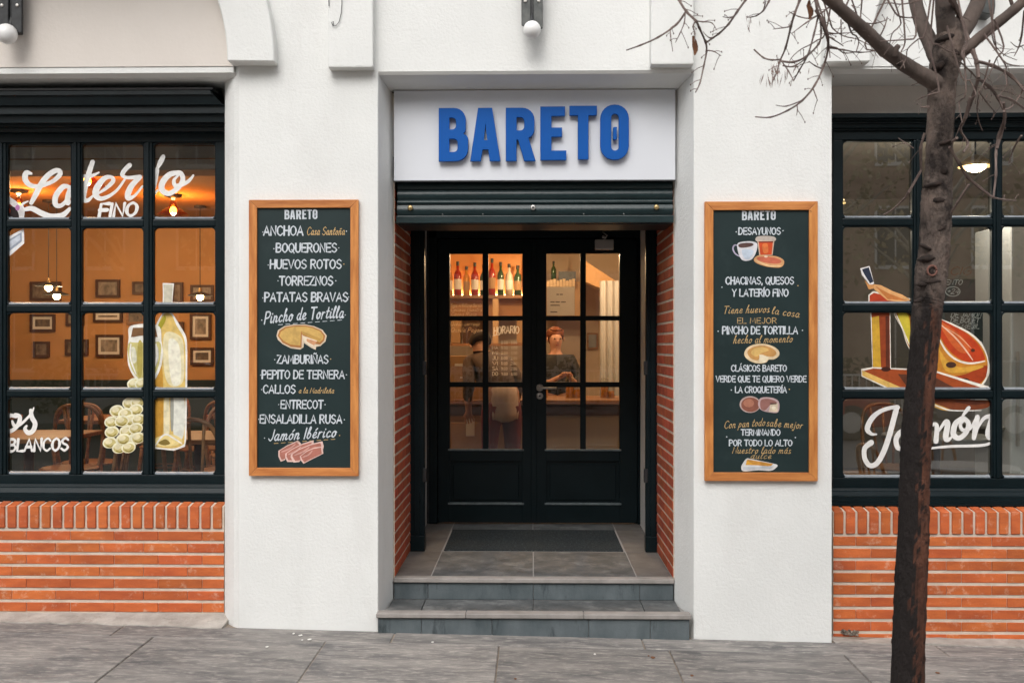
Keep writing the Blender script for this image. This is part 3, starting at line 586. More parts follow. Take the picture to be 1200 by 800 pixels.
# ---- shop sign
zt, zb = Z(105.5, .2), Z(211.5, .2)
sg = thing('shop_sign', 'white rectangular sign with raised blue BARETO letters above the door', 'shop sign', (X(627, .2), .2, zb))
m_ = M(); m_.box(X(461.5, .2), X(791.5, .2), .2, .245, zb, zt); m_.build('sign_panel', SIGNW, sg, bevel=.0025)
m_ = M(); m_.box(X(461.5, .2), X(791.5, .2), .198, .21, zb - .006, zb - .001); m_.build('trim_strip', BLACK, sg)
def rpoly(pts, n=6):
    """polygon whose corners carry fillet radii: (x, y, r)"""
    out = []; N = len(pts)
    for i, (x, y, r) in enumerate(pts):
        if r <= 0: out.append((x, y)); continue
        p = Vector((x, y)); a = Vector(pts[i-1][:2]) - p; b_ = Vector(pts[(i+1) % N][:2]) - p
        a.normalize(); b_.normalize(); ang = a.angle(b_); tl = r / math.tan(ang / 2)
        s0 = p + a * tl; s1 = p + b_ * tl; c = p + (a + b_).normalized() * (r / math.sin(ang / 2))
        a0 = math.atan2(s0.y - c.y, s0.x - c.x); a1_ = math.atan2(s1.y - c.y, s1.x - c.x); dd = (a1_ - a0 + math.pi) % (2*math.pi) - math.pi
        out += [(c.x + r*math.cos(a0 + dd*k/n), c.y + r*math.sin(a0 + dd*k/n)) for k in range(n + 1)]
    return out
LET = [
 [[(235,178,0),(333,178,42),(333,261,16),(323,272,3),(342,283,18),(342,373,45),(235,373,0)], [(272,212,0),(299,212,15),(299,257,15),(272,257,0)], [(272,290,0),(305,290,16),(305,341,16),(272,341,0)]],
 [[(352,373,0),(381,178,0),(431,178,0),(462,373,0),(424,373,0),(418,330,0),(396,330,0),(389,373,0)], [(400,298,0),(407.5,222,0),(415,298,0)]],
 [[(484,178,0),(588,178,44),(588,286,34),(566,289,0),(592,373,0),(552,373,0),(529,294,0),(522,294,0),(522,373,0),(484,373,0)], [(522,211,0),(552,211,15),(552,262,15),(522,262,0)]],
 [[(612,174,0),(701,174,0),(701,207,0),(651,207,0),(651,252,0),(690,252,0),(690,284,0),(651,284,0),(651,337,0),(706,337,0),(706,370,0),(612,370,0)]],
 [[(720,172,0),(819,172,0),(819,205,0),(788,205,0),(788,368,0),(751,368,0),(751,205,0),(720,205,0)]],
 [[(834,168,50),(937,168,50),(937,370,50),(834,370,50)], [(872,200,15),(902,200,15),(902,338,15),(872,338,15)]],
 [[(881,252,2),(893,250,2),(893,294,2),(881,296,2)]]]
def filled(polys, tf, depth, bev, name, mt, parent, origin):
    cu = bpy.data.curves.new(name, 'CURVE'); cu.dimensions = '2D'; cu.fill_mode = 'BOTH'; cu.extrude = depth / 2; cu.bevel_depth = bev; cu.bevel_resolution = 1
    for P in polys:
        q = [tf(*p) for p in rpoly(P)]
        s_ = cu.splines.new('POLY'); s_.points.add(len(q) - 1); s_.use_cyclic_u = True
        for i, p in enumerate(q): s_.points[i].co = (p[0], p[1], 0, 1)
    o = bpy.data.objects.new(name, cu); COL.objects.link(o)
    me = bpy.data.meshes.new_from_object(o.evaluated_get(bpy.context.evaluated_depsgraph_get())); bpy.data.objects.remove(o)
    me.transform(Matrix.Rotation(rad(90), 4, 'X')); me.materials.clear(); me.materials.append(mt)
    o = bpy.data.objects.new(name, me); COL.objects.link(o); o.parent = parent; o.location = Vector(origin) - wloc(parent)
    return o
bx0, bx1, bzt, bzb = X(440 + 235/3.158, .16), X(440 + 937/3.158, .16), Z(70 + 170/3.158, .16, 627), Z(70 + 372/3.158, .16, 627)
tfL = lambda x, y: ((x - 586) / 702 * (bx1 - bx0), (271 - y) / 202 * (bzt - bzb))
for P in LET: filled(P, tfL, .020, .002, 'letter', BLUE, sg, ((bx0 + bx1) / 2, .176, (bzt + bzb) / 2))
mm = M(); mm.box(X(459, .245), X(479, .245), .246, .27, zt - .0, zt + .012); mm.box(X(769, .245), X(794, .245), .246, .27, zt - .0, zt + .012); mm.build('bracket', BLACK, sg)

# ---- roller shutter box and guides
YR = .235
rs = thing('roller_shutter', 'raised dark green metal roller shutter under the white sign', 'roller shutter', (0, YR, Z(262, YR)))
rx0, rx1 = X(465.5, YR), X(788.5, YR)
def rslat(pt, pb, y, nm='slat', b=.004):
    m = M(); z1, z0 = Z(pt, y, 627), Z(pb, y, 627); h = z1 - z0; n = 8
    prof = [(rx0, y + .03, z0), (rx0, y + .008, z0)] + [(rx0, y + .008 - .009 * math.sin(math.pi * k / n), z0 + h * k / n) for k in range(1, n)] + [(rx0, y + .008, z1), (rx0, y + .03, z1)]
    m.prism(prof, (rx1 - rx0, 0, 0)); return m.build(nm, GREENM, rs)
rslat(213.5, 222, YR + .015); rslat(222.6, 233, YR + .008); rslat(233.6, 239.5, YR + .004)
for pt, pb in ((240, 251.8), ): rslat(pt, pb, YR - .006)
m = M(); m.box(rx0 - .004, rx1 + .004, YR - .012, YR + .03, Z(261.5, YR), Z(252.8, YR)); m.build('bottom_rail', GREENM, rs, bevel=.004, seg=2)
m = M(); m.box(rx0, rx1, YR + .05, YR + .35, Z(262, YR), Z(200, YR)); m.build('shutter_housing', BLACK, rs)
for px in (481, 624.6, 769): m = M(); m.lathe([(.001, -.0065), (.009, -.006), (.0155, -.002), (.0155, .004)], (X(px, YR - .006), YR - .018, Z(243.6, YR, 627)), 14, axis='Y'); m.build('bolt', BRASS if px != 624.6 else STEEL, rs, smooth=True)
m = M(); m.lathe([(.001, -.0085), (.006, -.008), (.006, -.003)], (X(624.6, YR), YR - .019, Z(243.6, YR, 627)), 12, axis='Y'); m.build('keyhole', BLACK, rs)
for px in (519, 731, 566, 684): m = M(); m.lathe([(.001, -.004), (.005, -.003), (.005, .003)], (X(px, YR), YR - .012, Z(251.5, YR, 627)), 8, axis='Y'); m.build('rivet', GREYM, rs)
YG = 1.02
for sd, p0, p1 in ((-1, 480, 497.5), (1, 756.8, 773.5)):
    x0, x1 = X(p0, YG), X(p1, YG)
    gd = thing('shutter_guide', 'dark green steel shutter guide post %s of the entrance passage' % ('on the left side' if sd < 0 else 'on the right side'), 'guide post', ((x0+x1)/2, YG, zfl), 'shutter guide posts in the entrance')
    m = M(); m.box(x0, x1, YG, YG + .05, zfl + .001, H + .94); m.build('post', GREEN, gd, bevel=.003)
    xm = (x0 + x1) / 2; m = M(); m.box(xm - .018, xm + .018, YG - .012, YG, zfl + .004, H + .92); m.build('rib', GREEN, gd, bevel=.003)
    m = M(); m.box(x0 - .003, x1 + .003, YG - .016, YG + .054, zfl + .0, zfl + .10); m.build('foot_plate', GREEN, gd, bevel=.003)
    for pz in (.45, 1.15):
        xo = x1 if sd < 0 else x0; m = M(); m.box(xo - .012, xo + .012, YG - .004, YG + .02, zfl + pz, zfl + pz + .09); m.build('lock_plate', BLACK, gd, bevel=.002)

# ---- double door
dr = thing('entrance_door', 'dark green double door with twelve glazed panes and a steel lever handle', 'door', (X(627, YDOOR), YDOOR, zfl))
def dbox(p0, p1, q0, q1, y0, y1, nm, mt, par, bev=.003, seg=1):
    m = M(); m.box(X(p0, YDOOR), X(p1, YDOOR), y0, y1, Z(q0, YDOOR, 627), Z(q1, YDOOR, 627)); return m.build(nm, mt, par, bevel=bev, seg=seg)
dbox(503, 512.5, 262, 613, YDOOR - .02, YDOOR + .09, 'frame_jamb', GREEN, dr); dbox(747.5, 751.5, 262, 613, YDOOR - .02, YDOOR + .09, 'frame_jamb', GREEN, dr)
dbox(496, 503, 262, 613, YDOOR - .012, YDOOR + .09, 'frame_jamb', BLACK, dr); dbox(751.5, 760, 262, 400, YDOOR - .012, YDOOR + .09, 'frame_jamb', BLACK, dr)
dbox(503, 751.5, 255, 279, YDOOR - .02, YDOOR + .09, 'frame_head', GREEN, dr)
dbox(531, 735, 257, 263.5, YDOOR - .05, YDOOR - .022, 'head_rail', GREENM, dr)
BARHL = mat('highlight_grey_bar', (.16, .19, .20), .4, .4, var=(.08, .10, .11), vscale=20)  # pale grey puts the highlight lines of the door bars into the colour
def leaf(p0, p1, c, hinge_left):
    lf = M(); y0, y1 = YDOOR, YDOOR + .05
    def lb(a, b_, q0, q1, ya=y0, yb=y1): lf.box(X(a, YDOOR), X(b_, YDOOR), ya, yb, Z(q0, YDOOR, 627), Z(q1, YDOOR, 627))
    rows = [(297, 370), (375.5, 447.5), (453.5, 526.7)]
    lb(p0, c[0], 280.5, 612.3); lb(c[3], p1, 280.5, 612.3)                     # stiles
    lb(c[0], c[3], 280.5, rows[0][0]); lb(c[0], c[3], rows[2][1], 540); lb(c[0], c[3], 590, 612.3)
    root = lf.build('door_leaf', GREEN, dr, bevel=.002)
    def sub(a, b_, q0, q1, ya, yb, nm, mt, bev=.002):
        m = M(); m.box(X(a, YDOOR), X(b_, YDOOR), ya, yb, Z(q0, YDOOR, 627), Z(q1, YDOOR, 627)); return m.build(nm, mt, root, bevel=bev)
    sub(c[1], c[2], rows[0][0], rows[2][1], y0 + .004, y1 - .004, 'glazing_bar', GREEN)
    for r in (0, 1):
        for a, b_ in ((c[0], c[1]), (c[2], c[3])): sub(a, b_, rows[r][1], rows[r+1][0], y0 + .006, y1 - .006, 'glazing_bar', GREEN)
    sub(c[0], c[3], 540, 590, y0 + .022, y0 + .032, 'panel', GREEN, 0)
    sub(c[0] + 4, c[3] - 4, 544, 586, y0 + .012, y0 + .0215, 'raised_panel', GREEN, .004)
    sub(c[0] - 2, c[3] + 2, 588.8, 591, y0 - .010, y0 + .02, 'weather_bar', BARHL, .002)
    sub(c[0] - 2, c[3] + 2, 525.8, 528, y0 - .010, y0 + .02, 'weather_bar', BARHL, .002)
    for r in rows:
        for a, b_ in ((c[0], c[1]), (c[2], c[3])):
            sub(a - .5, b_ + .5, r[0] - .5, r[1] + .5, y0 + .022, y0 + .027, 'pane', GLASS, 0)
    return root
L1 = leaf(513, 626.3, (527, 565.5, 572.3, 612), True)
L2 = leaf(627.5, 747, (640.3, 680, 686.7, 726), False)
# astragal, lever handle and lock rose
dbox(622.5, 629, 281, 612, YDOOR - .012, YDOOR - .001, 'meeting_strip', GREEN, L1, .003)
h0 = Vector((X(632.5, YDOOR), YDOOR, Z(454, YDOOR, 627)))
m = M(); m.lathe([(.001, -.012), (.026, -.011), (.028, -.006), (.028, 0)], h0, 20, axis='Y'); m.lathe([(.001, -.010), (.024, -.009), (.026, -.005), (.026, 0)], h0 + Vector((0, 0, -.062)), 20, axis='Y')
m.build('lock_rose', STEEL, L2, smooth=True)
m = M(); m.tube([h0 + Vector((0, -.008, 0)), h0 + Vector((0, -.045, 0)), h0 + Vector((.012, -.057, .0)), h0 + Vector((.05, -.058, -.001)), h0 + Vector((.125, -.056, -.002))], .0085, 10); m.build('lever_handle', STEEL, L2, smooth=True)
m = M(); m.lathe([(.001, -.014), (.008, -.012), (.008, -.009)], h0 + Vector((0, 0, -.062)), 10, axis='Y'); m.build('keyhole', BLACK, L2)
for a_, b_, q0, q1 in ((503, 516, 262, 613), (744, 751.5, 262, 613), (503, 751.5, 262, 284)): dbox(a_, b_, q0, q1, YDOOR + .053, YDOOR + .10, 'door_stop', GREEN, dr, 0)
dbox(623, 631, 281, 612, YDOOR + .051, YDOOR + .058, 'door_stop', GREEN, L2, 0)
# little door closer box above the right leaf
cl = thing('door_closer', 'small grey metal door closer above the right door leaf', 'door closer', (X(708, YDOOR), YDOOR - .03, Z(287, YDOOR)))
m = M(); m.box(X(697, 1.97), X(719, 1.97), YDOOR - .075, YDOOR - .021, Z(293, 1.97), Z(281, 1.97)); m.build('closer_box', STEEL, cl, bevel=.008, seg=2)
m = M(); p = W(708, 281, 1.95); m.tube([p, p + Vector((.02, -.02, .03)), p + Vector((-.01, .02, .06))], .006, 6); m.ball(W(707, 277.5, 1.95), .012, 8, 6); m.build('closer_arm', STEEL, cl, smooth=True)

# ---- opening hours and lettering on the door glass (painted on the inside of the pane)
YT = YDOOR + .022
def dwrite(t, box, wt, par, mt=FILMW, **k): return write(t, box, YT - .0015, mt, par, wt=wt, **k)
dwrite('HORARIO', (578.5, 608, 392, 8), 1.0, L1, slant=.06, rise=1.5, bow=1)
brush([[(86, 518, 3), (105, 512, 6), (130, 512, 2)]], TR(560, 290, 5), YT - .0015, FILMW, L1)
for i, (d_, t_) in enumerate((('', '· 8:00 · 1:00'), ('MA', '8:00 · 1:00'), ('MI', '8:00 · 1:00'), ('JU', '8:00 · 2:00'), ('VI', '8:00 · 2:00'), ('SA', '9:00 · 2:00'), ('DO', '9:00 · 1:00'))):
    y = 400.5 + i * 6.15
    if d_: dwrite(d_, (577, 583.5, y + 2.4, 4), .9, L1)
    dwrite('· ' + t_ if d_ else t_, (585, 606, y + 2.4, 3.6), .7, L1)
for i, (t_, x0, x1) in enumerate((('Sopa Arbolaria Bareto', 528, 564.5), ('Cocinas Nuestra', 528, 564.5), ('Gazpa Rioja', 528.5, 558))):
    dwrite(t_.replace('G', 'C'), (x0, x1, 359.5 + i * 5.2, 4), .7, L1, slant=.3, mt=film('tan_lettering', (.80, .62, .42)))
for i, (t_, x0, x1) in enumerate((('Queda cerrado', 527.5, 562), ('Queda Pago', 528, 561))):
    dwrite(t_, (x0, x1, 381.5 + i * 7.3, 5), .7, L1, slant=.3, mt=MATS['tan_lettering'])
nt_ = M(); nt_.box(X(640.8, YT), X(673.5, YT), YT + .006, YT + .008, Z(369.5, YT, 627), Z(336, YT, 627)); nt_ = tag(nt_.build('paper_notice', PAPERT), 'white paper notice taped inside the upper left pane of the right door leaf', 'notice')
INK = mat('ink', (.06, .06, .06), .8, .2)
mk = M()
for q, a, b_ in ((345.5, 652, 655), (345.5, 656, 659.5), (354.4, 645, 650), (354.4, 651, 656), (354.4, 657.5, 663), (358.2, 645, 656), (366, 645, 653)):
    mk.box(X(a, YT), X(b_, YT), YT + .005, YT + .0058, Z(q, YT), Z(q - 1.1, YT))
mk.build('print_marks', INK, nt_)

# ================================================================ SHOP WINDOWS
SEAL = mat('pale_seal_highlight', (.30, .33, .36), .45, .4, var=(.20, .23, .26), vscale=30)  # pale seal strip whose colour also carries the bead's sky highlight
def window(name, label, cols, rows, pc, outer, gl_mat):
    """timber window; cols / rows are pane edges in picture px on the plane YWIN"""
    y0, y1 = YWIN, YWIN + .06
    t = thing(name, label, 'window', ((X(outer[0], y0) + X(outer[1], y0)) / 2, y0, Z(outer[3], y0, pc)))
    xx = lambda p: X(p, y0); zz = lambda q: Z(q, y0, pc)
    def b(a, c, q0, q1, ya, yb, nm, mt=GREEN, bev=.004, seg=2):
        m = M(); m.box(xx(a), xx(c), ya, yb, zz(q0), zz(q1)); return m.build(nm, mt, t, bevel=bev, seg=seg)
    b(outer[0], outer[1], outer[2], rows[0][0], y0, y1, 'top_rail'); b(outer[0], outer[1], rows[-1][1], outer[3], y0, y1, 'bottom_rail')
    b(outer[0], cols[0][0], rows[0][0], rows[-1][1], y0 + .001, y1, 'stile'); b(cols[-1][1], outer[1], rows[0][0], rows[-1][1], y0 + .001, y1, 'stile')
    for (a, c), (d, e) in zip(cols[:-1], cols[1:]):
        b(c, d, rows[0][0], rows[-1][1], y0 + .004, y1 - .004, 'mullion', bev=.008)
        m_ = (c + d) / 2; b(m_ - 1.6, m_ + 1.6, rows[0][0], rows[-1][1], y0 - .004, y0 + .01, 'mullion_rib', bev=.003)
    for (a, c), (d, e) in zip(rows[:-1], rows[1:]):
        for p, q in cols: b(p, q, c, d, y0 + .006, y1 - .006, 'glazing_bar', bev=.008)
    for r in rows:
        for c in cols:
            # glazing bead: square outside, rounded inside, sloping in towards the glass
            X0, X1, Z0, Z1 = xx(c[0]), xx(c[1]), zz(r[1]), zz(r[0]); m = M(); N = 5
            def ring(ins, rr, yy):
                P = []
                for cx, cz, a0 in ((X1 - ins - rr, Z1 - ins - rr, 0), (X0 + ins + rr, Z1 - ins - rr, 90), (X0 + ins + rr, Z0 + ins + rr, 180), (X1 - ins - rr, Z0 + ins + rr, 270)):
                    for k in range(N + 1): a = rad(a0 + 90 * k / N); P.append((cx + rr*math.cos(a), yy, cz + rr*math.sin(a)))
                return P
            rings = [ring(-.001, .0005, y0 + .016), ring(.0025, .014, y0 + .010), ring(.006, .026, y0 + .012), ring(.0075, .026, y0 + .034), ring(-.001, .0005, y0 + .034)]
            m.loft(rings, cap=False)
            m.build('glazing_bead', GREEN, t)
            m = M(); m.loft([[(xa, y0 + .009, Z0 + dz0), (xa, y0 + .034, Z0 + .0150 + dz1), (xa, y0 + .034, Z0 + .006), (xa, y0 + .009, Z0 + .002)] for xa, dz0, dz1 in ((X0 + .016, .0115, .004), (X0 + .030, .0105, .0), (X1 - .030, .0105, .0), (X1 - .016, .0115, .004))]); m.build('seal_highlight', SEAL, t)
            m = M(); m.box(X0 + .002, X1 - .002, y0 + .036, y0 + .041, Z0 + .002, Z1 - .002); m.build('pane', gl_mat, t)
    return t
def moulding(parent, prof, px0, px1, pc, name='moulding', endcut=None):
    """prof: (Y, py) points from top to bottom, closed at the back"""
    m = M(); rings = []
    for sd in (0, 1):
        r = []
        for i, (y, q) in enumerate(prof):
            px = (px0, px1)[sd]
            if sd == 1 and endcut: px = endcut[i]
            r.append((X(px, .15), y, Z(q, y, pc)))
        rings.append(r)
    m.loft(rings); return m.build(name, (mat('near_black_paint', (.0022, .006, .008), .45, .3, var=(.004, .010, .012), vscale=8, bump=.001, wear=(.03, .035, .035), wscale=50, wlo=.68, whi=.8) if endcut else GREEN), parent)
LC = [(-162, -87.5), (-77, -4), (6.5, 83), (93.5, 168), (178, 252.5)]
LR = [(166.8, 256.7), (265.5, 356.8), (365.2, 456.8), (464.8, 556)]
lw = window('shop_window', 'dark green wine bar window painted with Laterio fino lettering, left of the door', LC, LR, 130, (-173, 264, 151, 571), GLASS)
RC = [(987.5, 1071), (1080.5, 1164.5), (1174.5, 1258), (1268, 1352), (1362, 1445)]
RR = [(163.5, 255), (264, 355.8), (364.8, 456.8), (466.2, 560)]
rw = window('shop_window', 'dark green window painted with a ham and the word Jamon, behind the tree trunk', RC, RR, 1090, (976.5, 1456, 149, 574), GLASSR)
# heavy box cornice over the left window, sloping end on the right
pf = [(.30, 106.5), (.085, 106.5), (.085, 111), (.10, 113.5), (.115, 123), (.135, 124.5), (.135, 133), (.16, 136), (.165, 143.5), (.20, 145), (.20, 148), (.245, 150.5), (.26, 154.5), (.30, 156)]
ends = [250, 250, 252, 255, 262, 264, 265, 265, 265, 265, 265, 265, 265, 265]
moulding(lw, pf, -172, 265, 130, 'cornice', ends)
m = M(); m.box(X(-172, .1), X(249, .1), .10, .26, Z(106, .1, 130) + .002, Z(103, .1, 130)); m.build('flashing', BLACK, lw)
moulding(rw, [(.30, 132.5), (.215, 132.5), (.215, 137.5), (.235, 138), (.235, 141), (.25, 141.5), (.25, 144), (.262, 145), (.27, 149.5), (.285, 150.5), (.285, 152.5), (.30, 153)], 975.8, 1457, 1090, 'cornice')
# sills in stepped mouldings
moulding(lw, [(.34, 566), (.275, 567), (.27, 570.5), (.262, 571.5), (.245, 577), (.235, 578), (.235, 580.8), (.225, 581.5), (.225, 584.5), (.213, 585), (.213, 588), (.34, 588)], -172, 263.2, 130, 'sill')
moulding(rw, [(.34, 571), (.275, 572), (.27, 575), (.262, 576), (.245, 580.5), (.235, 581.5), (.235, 585), (.225, 585.8), (.225, 589), (.213, 589.6), (.213, 592.5), (.34, 592.5)], 977, 1457, 1090, 'sill')

# ---- paint on the glass of the left window
YP = YWIN + .0355
T1 = TR(80, 160, 1200/180); T0 = TR(0, 160, 640/120)
brush([[(196, 232, 16), (165, 228, 34), (158, 268, 36), (190, 305, 30), (250, 310, 26), (330, 280, 26), (376, 235, 30), (360, 212, 30), (310, 235, 34), (262, 290, 36), (230, 350, 36), (196, 415, 26)],
       [(175, 405, 10), (140, 425, 16), (150, 455, 22), (200, 450, 32), (260, 480, 36), (320, 500, 36), (390, 492, 34), (436, 452, 22)]], T0, YP, WPAINT, lw)
brush([[(436, 315, 20), (395, 315, 34), (350, 370, 36), (348, 425, 32), (385, 430, 26), (430, 380, 22), (440, 325, 20)], [(440, 318, 26), (424, 380, 34), (424, 420, 24), (446, 402, 12)]], T0, YP - .0003, WPAINT, lw)
brush([[(190, 200, 36), (160, 290, 42), (130, 400, 46), (118, 480, 44), (150, 500, 32), (195, 462, 16)], [(98, 310, 28), (170, 312, 30), (240, 282, 14)],
       [(205, 462, 12), (290, 410, 26), (350, 350, 34), (335, 318, 28), (280, 330, 40), (225, 400, 50), (215, 455, 48), (250, 485, 36), (310, 470, 28), (380, 420, 22), (440, 340, 18)],
       [(480, 225, 36), (440, 265, 36), (424, 300, 34), (460, 322, 26), (560, 316, 34)], [(562, 318, 34), (500, 380, 44), (470, 440, 48), (470, 482, 40), (520, 462, 22), (580, 390, 16)],
       [(690, 265, 44), (672, 350, 50), (655, 430, 46), (655, 465, 26), (700, 420, 16)], [(742, 160, 36), (722, 200, 40), (702, 242, 24)],
       [(850, 285, 38), (790, 300, 44), (738, 360, 48), (735, 420, 46), (790, 445, 40), (860, 400, 40), (896, 340, 38), (880, 288, 36), (840, 284, 34)], [(870, 300, 10), (828, 340, 26), (838, 385, 34), (880, 380, 34), (940, 350, 28), (978, 305, 16)]], T1, YP, WPAINT, lw)
write('FINO', (115.5, 159.5, 254, 15), YP, WPAINT, lw, wt=1.7, slant=.14, rise=1.5, track=.9)
brush([[(150, 225, 28), (90, 215, 40), (45, 290, 46), (60, 355, 46), (120, 350, 36), (175, 290, 40), (185, 225, 40), (145, 205, 34)], [(115, 265, 20), (140, 310, 34), (200, 290, 26), (290, 200, 22), (318, 140, 12)], [(290, 165, 34), (300, 230, 44), (330, 290, 44), (310, 355, 44), (265, 375, 44), (235, 340, 34), (250, 310, 20)]], TR(0, 460, 8), YP, WPAINT, lw)
write('BLANCOS', (9.5, 79.5, 528.5, 14), YP, WPAINT, lw, wt=1.5, slant=.1, rise=1.5)
# bottle, glass and grapes
T3 = TR(110, 320, 545/150)
WH = (236, 232, 222)
bot = [(293, 42), (341, 44), (336, 100), (333, 168), (362, 215), (390, 268), (398, 330), (397, 500), (394, 700), (388, 738), (340, 755), (250, 745), (237, 715), (238, 480), (245, 280), (262, 225), (291, 170), (294, 100)]
inner = [(296, 175), (328, 175), (352, 222), (382, 275), (390, 335), (389, 500), (386, 700), (378, 730), (335, 745), (258, 737), (246, 712), (246, 480), (252, 290), (270, 230)]
paint([(WH, False, bot), ((196, 190, 170), False, [(297, 48), (336, 49), (331, 128), (299, 128)]), ((214, 182, 104), True, inner),
       ((222, 210, 168), True, [(300, 260), (370, 270), (384, 340), (380, 460), (330, 480), (300, 420)]), ((232, 226, 206), True, [(318, 290), (360, 300), (372, 400), (366, 470), (330, 460)]),
       ((190, 140, 50), True, [(256, 400), (290, 400), (296, 560), (290, 700), (255, 700)]), ((226, 214, 176), True, [(300, 540), (320, 530), (322, 680), (300, 700)]), ((214, 214, 202), True, [(340, 530), (384, 530), (382, 690), (342, 700)]),
       ((150, 150, 140), True, [(326, 540), (340, 540), (338, 660), (328, 660)]), ((228, 206, 140), True, [(252, 712), (300, 686), (350, 690), (378, 715), (340, 735), (280, 735)]), ((130, 110, 50), True, [(275, 722), (305, 706), (325, 724), (300, 732)]),
       (WH, True, [(262, 735), (285, 700), (310, 686), (345, 705), (375, 725)], 7), ((160, 150, 40), True, [(270, 230), (300, 182), (306, 200), (284, 240), (268, 255)]), (WH, True, [(268, 215), (298, 172), (330, 172), (358, 215), (390, 270), (396, 330)], 6)], T3, YP, lw, 'bottle_painting')
gw = [(158, 224), (272, 222), (288, 290), (294, 350), (282, 410), (256, 462), (238, 484), (206, 484), (170, 440), (148, 395), (143, 340), (148, 280)]
paint([(WH, True, gw), ((118, 84, 52), False, [(166, 232), (262, 231), (272, 272), (158, 272)]), ((196, 186, 120), True, [(154, 292), (274, 290), (284, 350), (268, 415), (236, 460), (208, 460), (176, 432), (152, 380)]),
       ((226, 224, 214), True, [(158, 276), (215, 266), (276, 276), (268, 292), (160, 294)]), ((176, 160, 80), True, [(188, 300), (206, 300), (204, 430), (186, 425)]), ((214, 212, 190), True, [(160, 320), (176, 320), (182, 372), (166, 380)]),
       ((190, 188, 180), True, [(238, 310), (270, 310), (276, 360), (258, 410), (240, 440)]), (WH, True, [(265, 300), (268, 360), (250, 420)], 8), (WH, True, [(158, 300), (156, 360), (180, 430)], 7)], T3, YP - .002, lw, 'wine_glass_painting')
gr_ = []
for cx, cy in ((172, 470), (205, 470), (152, 552), (186, 548), (98, 585), (180, 580), (76, 632), (135, 597), (158, 625), (120, 628), (192, 622), (78, 675), (140, 672), (180, 660), (70, 720), (110, 742), (170, 708), (190, 700), (150, 740), (128, 705)):
    gr_ += [((232, 226, 196), True, ell(cx, cy, 31, 24, 12, -.25)), ((192, 178, 116), True, ell(cx + 1, cy + 3, 25, 19, 12, -.2)), ((224, 214, 174), True, ell(cx - 5, cy - 4, 16, 11, 10, -.2)), ((130, 116, 44), True, [(cx - 14, cy + 13), (cx + 4, cy + 18), (cx + 18, cy + 8)], 5)]
paint(gr_, T3, YP - .004, lw, 'grapes_painting')
# preserve tin painted at the left edge
paint([((214, 210, 208), False, [(0, 350), (45, 365), (95, 400), (130, 430), (155, 470), (150, 512), (0, 512)]), ((120, 40, 22), False, [(0, 425), (60, 420), (90, 445), (85, 512), (0, 512)]), ((30, 18, 16), True, [(62, 440), (100, 450), (118, 505), (66, 508)]), ((196, 70, 30), True, [(10, 440), (50, 430), (64, 470), (40, 505), (12, 500)]), ((180, 120, 170), True, ell(110, 445, 14, 18, 8)),
       ((225, 224, 224), False, [(0, 640), (30, 640), (150, 572), (152, 668), (40, 765), (0, 775)]), ((150, 158, 172), False, [(6, 655), (38, 655), (136, 598), (138, 655), (36, 735), (6, 745)]), ((196, 202, 212), False, [(40, 668), (126, 614), (128, 646), (42, 712)])], T0, YP - .003, lw, 'tin_painting')
# ---- paint on the glass of the right window
T5 = TR(980, 300, 5); OR = (190, 84, 30)
ham = [(432, 330), (520, 340), (600, 368), (690, 410), (780, 458), (845, 520), (880, 590), (892, 660), (870, 720), (830, 765), (760, 780), (680, 770), (600, 730), (520, 660), (470, 600), (420, 520), (390, 430), (345, 335)]
paint([((236, 226, 210), True, [(p[0] + (8 if p[0] > 600 else -8), p[1] + (8 if p[1] > 560 else -8)) for p in ham]), ((196, 128, 42), True, ham),
       ((186, 62, 22), True, [(560, 350), (640, 385), (760, 450), (835, 520), (870, 590), (862, 610), (790, 622), (720, 600), (650, 540), (600, 450)]), ((206, 96, 44), True, [(600, 380), (700, 440), (760, 500), (780, 560), (720, 560), (650, 480)]),
       ((236, 222, 206), True, [(596, 470), (640, 550), (700, 605), (780, 628), (870, 615)], 12), ((236, 190, 160), True, [(610, 400), (690, 470), (750, 540), (800, 610)], 9), ((230, 170, 130), True, [(640, 420), (720, 470), (790, 540)], 5),
       ((160, 60, 22), True, [(590, 690), (660, 705), (760, 690), (880, 640), (870, 715), (800, 765), (700, 765), (620, 735)]), ((214, 160, 60), True, [(600, 540), (640, 600), (720, 650), (830, 640), (860, 650), (760, 680), (640, 670)]),
       ((70, 42, 28), True, ell(672, 637, 30, 18, 10)), ((60, 36, 26), True, ell(752, 732, 32, 18, 10)), ((80, 40, 20), True, ell(800, 552, 12, 10, 8)), ((240, 232, 220), True, [(846, 500), (878, 570), (890, 640), (880, 700)], 6), ((240, 232, 220), True, [(580, 710), (660, 765), (760, 778), (830, 765)], 9),
       ((210, 190, 60), True, [(360, 345), (420, 345), (435, 480), (420, 500)]), ((236, 226, 210), True, [(345, 330), (385, 420), (428, 520)], 8)], T5, YP, rw, 'ham_painting')
